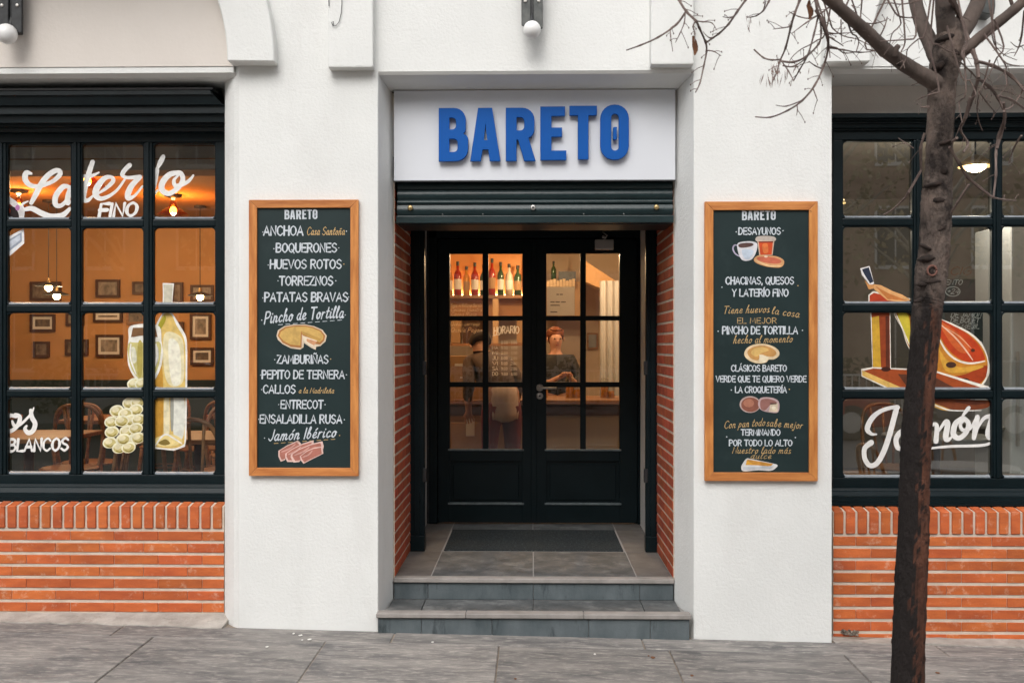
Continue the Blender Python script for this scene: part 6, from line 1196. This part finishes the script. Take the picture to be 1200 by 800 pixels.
BR = [
 [(1104, 100, 12, 0), (1092, 95, 10, -.03), (1070, 82, 9, -.06), (1044, 64, 8.4, -.1), (1020, 42, 7.6, -.15), (1000, 24, 7.4, -.2), (978, 4, 7.0, -.25), (955, -18, 6.5, -.3), (925, -60, 6, -.35), (890, -130, 5, -.45), (830, -210, 4, -.5), (770, -300, 2.5, -.6)],
 [(1098, 70, 9, .02), (1090, 50, 9, .05), (1080, 28, 8.4, .08), (1074, 6, 8.2, .12), (1072, -14, 8, .15), (1075, -60, 7, .2), (1060, -140, 5.5, .3), (1030, -260, 3, .4)],
 [(1112, 45, 12, 0), (1108, 22, 11, -.02), (1106, 0, 10.2, -.03), (1104, -25, 9.6, -.05), (1110, -80, 8, -.1), (1120, -180, 6, -.1), (1115, -320, 3, -.1)],
 [(1116, 50, 11, .02), (1130, 34, 10, .03), (1140, 16, 9.6, .05), (1148, -4, 9.2, .08), (1155, -40, 8, .1), (1180, -120, 6, .2), (1200, -240, 3, .3)],
 [(1118, 68, 8, 0), (1132, 58, 7, -.03), (1148, 44, 6.4, -.05), (1168, 28, 6, -.08), (1188, 12, 5.8, -.1), (1204, -2, 5.6, -.12), (1250, -40, 5, -.2), (1330, -90, 4, -.2), (1420, -180, 2, -.2)]]
for b_ in BR: limb(b_, 'branch', BARKU, 12, .02, sub=6, lump=.06)
limb([(1049, 66, 4, -.12), (1050, 58, 3.6, -.13), (1053, 54, 3, -.13)], 'branch_stub', BARKU, 8)
random.seed(11)
C7 = lambda L: [(730 + x / 4.8, y / 4.8) for x, y in L]
C8 = lambda L: [(960 + x / 4.704, y / 4.704) for x, y in L]
C3 = lambda L: [(960 + x / 3.333, 120 + y / 3.333) for x, y in L]
TWG = [(C7([(300, -60), (315, 0), (355, 65), (410, 120), (430, 160), (465, 240), (470, 290), (455, 370), (432, 470), (408, 520)]), 1.2, .5),
 (C7([(355, 65), (300, 140), (200, 210), (100, 255), (18, 284)]), .95, .5), (C7([(720, -50), (690, 0), (640, 70), (595, 135), (540, 190), (465, 243)]), 1.0, .7), (C7([(410, 120), (450, 124), (500, 130), (528, 172)]), .6, .3), (C7([(470, 285), (510, 290), (552, 315)]), .6, .3), (C7([(350, 80), (345, 130), (320, 190), (295, 240)]), .6, .3), (C7([(540, 190), (490, 215), (450, 180)]), .6, .3), (C7([(620, 95), (590, 100), (562, 95)]), .6, .3),
 (C7([(408, 118), (395, 150), (405, 190), (402, 235)]), .7, .4), (C7([(300, 140), (270, 160), (268, 200), (280, 290)]), .6, .3),
 (C7([(1010, -60), (995, 0), (965, 80), (945, 150), (915, 270), (885, 340), (868, 400), (838, 470)]), 1.1, .5), (C7([(1080, -60), (1085, 0), (1100, 80), (1135, 170), (1155, 260), (1130, 370), (1080, 480), (1010, 565), (930, 620), (830, 660), (745, 658)]), 1.3, .5),
 (C7([(738, 280), (790, 325), (840, 338), (890, 335)]), .7, .6), (C7([(890, 345), (960, 350), (1030, 320), (1100, 250), (1115, 180), (1105, 90)]), .9, .7), (C7([(1100, 85), (1075, 190), (1040, 310), (990, 400), (960, 455)]), .8, .45), (C7([(885, 335), (930, 400), (962, 458)]), .6, .4), (C7([(900, 370), (960, 375), (1030, 330)]), .6, .5),
 (C7([(1160, 40), (1100, 85), (1050, 105), (990, 95), (935, 68)]), .8, .4), (C7([(1100, 85), (1030, 130), (950, 190)]), .7, .35), (C7([(945, 150), (900, 158), (845, 165)]), .6, .3), (C7([(1010, 565), (920, 598), (860, 592)]), .6, .3), (C7([(980, 595), (982, 620), (976, 650)]), .5, .3), (C7([(1070, 500), (1085, 540), (1095, 568)]), .5, .3), (C7([(1125, 390), (1080, 370), (1045, 345)]), .6, .4),
 (C7([(840, -40), (820, 10), (790, 60), (750, 90), (700, 100)]), .9, .35), (C7([(790, 60), (800, 20), (796, -10)]), .6, .4), (C7([(1150, 180), (1175, 188), (1210, 190)]), .6, .4), (C7([(1155, 262), (1200, 270), (1250, 300), (1330, 290)]), .7, .4), (C7([(1140, 195), (1180, 220), (1240, 260)]), .7, .4),
 (C8([(700, -60), (735, 0), (760, 60), (785, 130), (845, 280), (870, 350), (878, 430)]), 2.6, 1.6), (C8([(878, 430), (850, 530), (810, 640), (775, 712)]), 1.5, 1.2), (C8([(878, 435), (940, 480), (985, 540), (1020, 612)]), 1.4, 1.1), (C8([(1020, 612), (1018, 680), (1000, 750), (980, 820)]), 1.3, 1.1), (C8([(868, 340), (960, 365), (1060, 420), (1135, 505)]), 1.6, 1.2), (C8([(985, 530), (1060, 550), (1140, 605)]), 1.2, .9),
 (C8([(775, 340), (840, 400), (872, 438)]), .7, .6), (C8([(1020, 605), (1060, 590), (1105, 530), (1130, 480)]), .8, .5), (C8([(878, 500), (920, 560), (970, 620)]), .6, .4), (C8([(880, 520), (870, 600), (880, 670), (900, 720)]), .6, .4), (C8([(1130, 60), (1115, 200), (1100, 260), (1075, 310)]), .9, .4), (C8([(1129, 250), (1090, 260), (1055, 232)]), .6, .3),
 (C8([(-20, 60), (20, 120), (45, 200), (50, 265), (30, 350), (-5, 440)]), 1.2, .7), (C8([(50, 265), (130, 275), (220, 290), (320, 280)]), .7, .4), (C8([(45, 190), (120, 185), (200, 180)]), .6, .3), (C8([(240, 130), (310, 130), (375, 110)]), .7, .4), (C8([(330, 210), (360, 150), (375, 95)]), .7, .4), (C8([(120, 110), (122, 180), (125, 235)]), .6, .3), (C8([(180, 30), (200, 60), (195, 100)]), .6, .4),
 (C8([(760, 760), (740, 775), (730, 790)]), 1.2, 1), (C3([(590, -20), (570, 60), (550, 105), (580, 160), (563, 195)]), 1.3, .9), (C3([(508, 175), (545, 235), (580, 292), (630, 335), (680, 372)]), 1.3, 1.1), (C3([(585, 320), (540, 390), (503, 450)]), 1.1, .8), (C3([(720, 0), (725, 60), (700, 130), (690, 200), (690, 280), (680, 372)]), 1.2, .9), (C3([(399, 265), (350, 350), (330, 378), (285, 420), (250, 440)]), 1.2, .5), (C3([(412, 120), (396, 180), (398, 262)]), 1.2, 1.1), (C3([(680, 372), (720, 380), (770, 385)]), .9, .5), (C3([(370, 180), (340, 160), (310, 140)]), .6, .3), (C3([(430, 18), (400, 18)]), 1.0, .8), (C3([(790, 130), (760, 180), (740, 240)]), .9, .5)]
for L_, r0, r1 in TWG:
    dyb = -.25 if L_[0][0] < 960 else -.06
    n_ = len(L_); P = [(x, y, 1.35 * (r0 + (r1 - r0) * i / (n_ - 1)), dyb + .06 * math.sin(i + x * .01)) for i, (x, y) in enumerate(L_)]
    if len(P) == 2: P.insert(1, tuple((a + b_) / 2 for a, b_ in zip(*P)))
    Q = crom(P, 4); m = M(); m.tube([TP(p[0], p[1], p[3]) for p in Q], [p[2] * KT * (1.35 if i % 4 == 0 and 0 < i < len(Q) - 1 else 1) for i, p in enumerate(Q)], 5)
    for i in range(4, len(Q) - 1, 3):      # side shoots with buds
        if random.random() < .6:
            b0 = TP(*Q[i][:2], Q[i][3]); d = (TP(*Q[i+1][:2], Q[i+1][3]) - b0).normalized(); s_ = random.choice((-1, 1)); ax = Vector((-d.z * s_, random.uniform(-.6, .6), d.x * s_)); dd = (d * .6 + ax * .8 + Vector((0, 0, -.2))).normalized(); ln_ = random.uniform(.015, .06)
            e1 = b0 + dd * ln_; m.tube([b0, b0 + dd * ln_ * .5 + Vector((0, 0, .003)), e1], [.0013, .0011, .0008], 4); m.ball(e1, .0022, 5, 4, (1, 1, 1.6))
    m.build('twig', TWIG, tree)
def seeds(px, py, n, dy, ln_=(.02, .05)):     # hanging bunches of dry ash keys
    m = M()
    for _ in range(n):
        x, y = px + random.gauss(0, 6), py + random.gauss(0, 5); a = TP(x, y, dy + random.uniform(-.03, .03)); l_ = random.uniform(*ln_); w_ = random.uniform(.0008, .0018); b_ = a + Vector((random.uniform(-.012, .012), random.uniform(-.01, .01), -l_))
        o_ = Vector((w_, random.uniform(-.002, .002), 0)); m.face([a, a + (b_ - a)*.6 + o_, b_, a + (b_ - a)*.6 - o_])
    m.build('seed_bunch', mat('seed_husk', (.20, .13, .11), .8), tree, kind='stuff')
for a in ((912, 78, 16, -.25), (902, 88, 14, -.25), (876, 18, 8, -.25), (930, 78, 5, -.25), (1150, 110, 6, -.06)): seeds(*a)
for px, py in ((814, 42), (949, 0)):
    a = TP(px, py, -.26 if px < 1000 else -.05); m = M(); pts = [a + Vector((random.uniform(-.004, .004) + .012*math.sin(math.pi*k/4), .006*math.sin(k), -.016*k)) for k in range(5)]; m.face(pts + [p_ + Vector((-.014*math.sin(math.pi*k/4) - .004, .006, 0)) for k, p_ in reversed(list(enumerate(pts)))]); m.build('dead_leaf', DEADLEAF, tree)
# fine twigs across the upper right, drooping from the branches
random.seed(21)
for k in range(26):
    x = random.uniform(925, 1195); y = random.uniform(-15, 60) if x < 1040 else random.uniform(-10, 110); dy = random.uniform(-.3, .1); ang = random.uniform(.3, 2.8); P = [(x, y, 1.0, dy)]
    for q_ in range(random.randint(3, 5)): ln_ = random.uniform(9, 19); x += ln_ * math.cos(ang); y += ln_ * math.sin(ang) * .8; ang += random.uniform(-.7, .7); P.append((x, y, .85 - .12 * q_, dy + random.uniform(-.02, .02)))
    up_ = (P[0][0] + random.uniform(-25, 25), P[0][1] - random.uniform(30, 60), 1.2, dy)
    Q = crom([up_] + P, 3); m = M(); m.tube([TP(p[0], p[1], p[3]) for p in Q], [p[2] * KT for p in Q], 5)
    for i in range(3, len(Q) - 1, 3):
        b0 = TP(*Q[i][:2], Q[i][3]); d = (TP(*Q[i+1][:2], Q[i+1][3]) - b0).normalized(); s_ = random.choice((-1, 1)); dd = (d * .6 + Vector((-d.z * s_, random.uniform(-.5, .5), d.x * s_)) * .8).normalized(); e1 = b0 + dd * random.uniform(.02, .06); m.tube([b0, e1], [.0011, .0007], 4)
    m.build('twig', TWIG, tree)
# random finer crown above the frame so the tree is whole from other viewpoints
for bi, b_ in enumerate(BR):
    tip = b_[-1]
    for k in range(7):
        i = random.randrange(len(b_) // 2, len(b_)); p = b_[i]; x, y, dy = p[0], p[1], p[3]; P = [(x, y, 2.2, dy)]
        ang = random.uniform(-2.6, -.5)
        for s_ in range(4): x += 55 * math.cos(ang); y += 55 * math.sin(ang); dy += random.uniform(-.12, .12); ang += random.uniform(-.3, .3); P.append((x, y, 2.0 - .45*s_, dy))
        if min(q[1] for q in P[1:]) < 0 and P[1][1] < 0: limb(P, 'twig', TWIG, 5, sub=2)

# ================================================================ THE OTHER SIDE OF THE STREET (seen mirrored in the glass)
YO = -24.0
def facade_block(x0, x1, h, wallc, nm, label, cols, rows_, zb=0, winc=None):
    t = thing('apartment_building', label, 'building', ((x0+x1)/2, YO - 5, 0), None)
    m = M(); m.box(x0, x1, YO - 10, YO, -.5, h); m.build('wall', wallc, t)
    m = M(); m.box(x0 - .1, x1 + .1, YO - 10.1, YO + .35, h, h + .35); m.build('cornice', CREAM, t)
    wd = (x1 - x0) / cols; me = None; sme = None
    for r in range(rows_):
        for c in range(cols):
            cx = x0 + wd * (c + .5); z0 = .9 + r * 3.1
            if me is None:
                m = M(); m.box(-.55, .55, -.02, .03, 0, 1.7); o = m.build('window', mat('dark_window', (.03, .035, .04), .1, .6), None); me = o.data; bpy.data.objects.remove(o)
                m = M(); m.box(-.62, .62, -.0, .06, -.12, -.0); m.box(-.62, -.55, 0, .05, 0, 1.7); m.box(.55, .62, 0, .05, 0, 1.7); m.box(-.62, .62, 0, .05, 1.7, 1.78); m.box(-.02, .02, .03, .045, 0, 1.7); o = m.build('window_frame', PAPER, None); sme = o.data; bpy.data.objects.remove(o)
            for nme, dt in (('window', me), ('window_frame', sme)):
                o = bpy.data.objects.new(nme, dt); COL.objects.link(o); o.parent = t; o.location = Vector((cx, YO + .01, z0)) - t.location
    return t
OB = mat('ochre_render', (.74, .70, .62), .85, .2, var=(.60, .55, .47), vscale=.6); RB = mat('far_brick', (.50, .36, .27), .85, .2, var=(.42, .29, .21), vscale=1.5)
facade_block(-20, -6, 13, RB, 'a', 'red brick apartment block across the street, on the left', 5, 4); facade_block(-5.9, 6.5, 15, OB, 'b', 'ochre rendered apartment block across the street, in the middle', 5, 4); facade_block(6.6, 21, 12.5, RB, 'c', 'brown brick apartment block across the street, on the right', 5, 4); facade_block(21.2, 34, 14, OB, 'd', 'ochre corner block across the street, far right', 4, 4)
PALE = mat('pale_trunk', (.45, .42, .36), .85, .2, var=(.28, .25, .2), vscale=2.5); BL = mat('brown_foliage', (.48, .40, .26), .8, .2, var=(.30, .26, .16), vscale=3)
def far_tree(x, y, h, label):
    t = thing('plane_tree', label, 'tree', (x, y, -.05), 'plane trees across the road')
    o_ = Vector((x, y, -.05)); m = M(); m.tube([o_, o_ + Vector((.05, 0, h*.25)), o_ + Vector((-.05, .05, h*.5)), o_ + Vector((.05, 0, h*.8))], [.20, .16, .12, .05], 10); m.build('trunk', PALE, t, smooth=True)
    for k in range(18):
        a = random.uniform(0, 6.28); z = h * random.uniform(.3, .7); e = Vector((math.cos(a), math.sin(a), 1.0)) * random.uniform(1.0, 2.2); b0 = o_ + Vector((0, 0, z)); m = M(); m.tube([b0, b0 + e*.5 + Vector((0, 0, .1)), b0 + e], [.06, .04, .015], 6); m.build('limb', PALE, t)
    m = M()
    for k in range(620):
        a = random.uniform(0, 6.28); rr = random.uniform(.2, 1) ** .5 * 2.4; c = o_ + Vector((rr*math.cos(a), rr*math.sin(a), h*.62 + random.gauss(0, h*.15))); s_ = random.uniform(.05, .12)
        u = Vector((random.gauss(0, 1), random.gauss(0, 1), random.gauss(0, 1))).normalized() * s_; v_ = u.cross(Vector((random.gauss(0, 1), random.gauss(0, 1), random.gauss(0, 1)))).normalized() * s_ * .6
        m.face([c - u, c + v_, c + u, c - v_])
    m.build('crown', BL, t, kind='stuff')
for i, (x, y) in enumerate(((-9, -16.2), (-3.6, -16), (1.5, -16.3), (6.2, -15.9), (9.0, -16.2), (12.2, -16), (16.5, -16.2))): far_tree(x, y, random.uniform(6.5, 8.5), 'bare plane tree with pale trunk across the road, %s from the left' % ['first', 'second', 'third', 'fourth', 'fifth', 'sixth', 'seventh'][i])
# hedge and railing
hd = thing('hedge', 'clipped dull green hedge behind the railing across the road', 'hedge', (6, -17.5, 0)); m = M()
for k in range(6000): c = Vector((random.uniform(-12, 22), -17.5 + random.uniform(-.4, .4), random.uniform(0, 1.3))); u = Vector((random.gauss(0, 1), random.gauss(0, 1), random.gauss(0, 1))).normalized()*.09; v_ = u.cross(Vector((.3, .5, .8))).normalized()*.06; m.face([c - u, c + v_, c + u, c - v_])
m.build('foliage', mat('hedge_leaf', (.06, .075, .03), .8, .2, var=(.09, .08, .03), vscale=3), hd, kind='stuff')
rl = thing('railing', 'pale metal railing along the pavement across the road', 'railing', (4, -15.1, 0))
for z in (.15, .95): m = M(); m.box(-10, 20, -15.13, -15.09, z, z + .04); m.build('rail', PAPER, rl)
m0 = M(); m0.box(-.012, .012, -.012, .012, .15, .95); o0 = m0.build('baluster', PAPER); bme = o0.data; bpy.data.objects.remove(o0)
for k in range(200): o = bpy.data.objects.new('baluster', bme); COL.objects.link(o); o.parent = rl; o.location = Vector((-10 + k*.15, -15.11, 0)) - rl.location
def car(x, y, col, label):
    t = thing('parked_car', label, 'car', (x, y, -.16), 'cars parked across the road'); o_ = Vector((x, y, -.16))
    sec = [(-2.1, .35, .62, .74), (-2.05, .25, .80, .82), (-1.2, .22, .92, .86), (0, .22, .95, .87), (1.2, .22, .92, .86), (2.0, .25, .85, .82), (2.1, .35, .65, .74)]
    m = M(); m.loft([[o_ + Vector(p) for p in ((sx, -w_, z0), (sx, -w_, z1 - .12), (sx, -w_*.92, z1), (sx, w_*.92, z1), (sx, w_, z1 - .12), (sx, w_, z0))] for sx, z0, z1, w_ in sec]); m.build('body', col, t, smooth=False, bevel=.03)
    m = M(); m.loft([[o_ + Vector((sx + dx, sy * w_, z)) for sx, sy, dx in ((-1.6, -1, i0), (1.0, -1, i1), (1.0, 1, i1), (-1.6, 1, i0))] for z, w_, i0, i1 in ((.93, .80, 0, 0), (1.38, .64, .45, -.55), (1.44, .58, .6, -.7))]); m.build('cabin_glass', mat('car_glass', (.02, .025, .03), .08, .6), t, bevel=.03)
    m = M(); m.box(o_.x - 1.0, o_.x + .30, o_.y - .56, o_.y + .56, o_.z + 1.43, o_.z + 1.46); m.build('roof', col, t, bevel=.01)
    for wx in (-1.3, 1.3):
        for s_ in (-1, 1): m = M(); m.lathe([(.001, -.1), (.32, -.1), (.34, -.06), (.34, .06), (.32, .1), (.001, .1)], o_ + Vector((wx, s_*.76, .33)), 20, axis='Y'); w_ = m.build('wheel', BLACK, t); m = M(); m.lathe([(.001, -.105), (.2, -.105), (.2, .105), (.001, .105)], o_ + Vector((wx, s_*.76, .33)), 14, axis='Y'); m.build('rim', STEEL, w_)
    for s_ in (-1, 1): m = M(); m.ball(o_ + Vector((2.05, s_*.6, .66)), .1, 10, 6, (.5, 1.2, .7)); m.build('headlight', PAPER, t); m = M(); m.ball(o_ + Vector((-2.06, s_*.62, .7)), .09, 10, 6, (.5, 1.2, .8)); m.build('tail_light', mat('tail_red', (.4, .01, .01), .2), t)
car(4.6, -13.2, mat('red_car_paint', (.35, .03, .02), .25, .5, coat=.6), 'red parked car across the road'); car(10.2, -13.2, mat('silver_car_paint', (.4, .41, .42), .3, .5, metal=.5, coat=.5), 'silver parked car across the road'); car(-6.5, -13.2, mat('white_car_paint', (.7, .7, .7), .25, .5, coat=.6), 'white parked car across the road, left of the others')
# terrace tables outside the frame, mirrored low in the right window
for x, y, lab in ((3.35, -1.55, 'grey round terrace table on the pavement nearest the ham window'), (4.6, -1.9, 'grey round terrace table on the pavement, farther right')): round_table(lab, (x, y, G(x, y)), STONE, 'terrace tables on the pavement', .36)
for x, y, rz, lab in ((2.75, -1.45, 80, 'left of the near terrace table'), (3.95, -1.35, -70, 'between the two terrace tables'), (3.4, -2.2, 185, 'on the road side of the near terrace table'), (5.2, -1.8, -85, 'right of the far terrace table')): copy_tree(ch0, (x, y, G(x, y)), rad(rz), 'bentwood terrace chair ' + lab)
# litter on the pavement
for px, py, s_, mt_ in ((344, 742, .009, PAPER), (352, 744, .010, PAPER), (363, 749, .011, PAPER), (354, 749.5, .006, PAPER), (313, 757.5, .009, PAPER), (765, 770, .012, DEADLEAF), (811, 791, .011, DEADLEAF), (1099, 788, .011, DEADLEAF), (604, 795, .010, DEADLEAF), (760, 768, .006, DEADLEAF), (507, 752, .007, PAPER), (697, 766, .007, PAPER)):
    d = W(px, py, 1) - Vector((0, -D, H)); tt = 2.0; 
    for _ in range(30):
        q = Vector((0, -D, H)) + d * tt; tt -= (q.z - G(q.x, q.y) - .002) / d.z * 1.0
    q = Vector((0, -D, H)) + d * tt; m = M(); n_ = 6
    m.prism([(q.x + s_*math.cos(k*math.pi*2/n_)*random.uniform(.6, 1.2), q.y + s_*math.sin(k*math.pi*2/n_)*random.uniform(.6, 1.2)*1.4, G(q.x, q.y) + .002) for k in range(n_)], (0, 0, .002))
    lit_n = globals().setdefault('lit_n', {}); kk = 'leaf' if mt_ is DEADLEAF else 'scrap'; lit_n[kk] = lit_n.get(kk, 0) + 1
    tag(m.build('dry_leaf' if mt_ is DEADLEAF else 'paper_scrap', mt_), {'scrap': ['upper left scrap of the white cluster before the left pier', 'second scrap of the white cluster before the left pier', 'right hand scrap of the white cluster before the left pier', 'lowest speck of the white cluster before the left pier', 'white scrap nearest the camera before the left pier', 'pale speck just in front of the left end of the steps', 'pale speck in front of the steps, right of their middle'], 'leaf': ['orange dry leaf in front of the right end of the steps', 'dry leaf at the bottom edge below the right pier', 'dry leaf on the pavement right of the tree trunk', 'dry leaf at the bottom edge below the door', 'tiny leaf crumb beside the orange leaf near the steps']}[kk][lit_n[kk] - 1], 'leaf' if mt_ is DEADLEAF else 'litter', 'dry leaves on the pavement' if mt_ is DEADLEAF else 'paper scraps on the pavement')
p = W(1149, 0, 0)
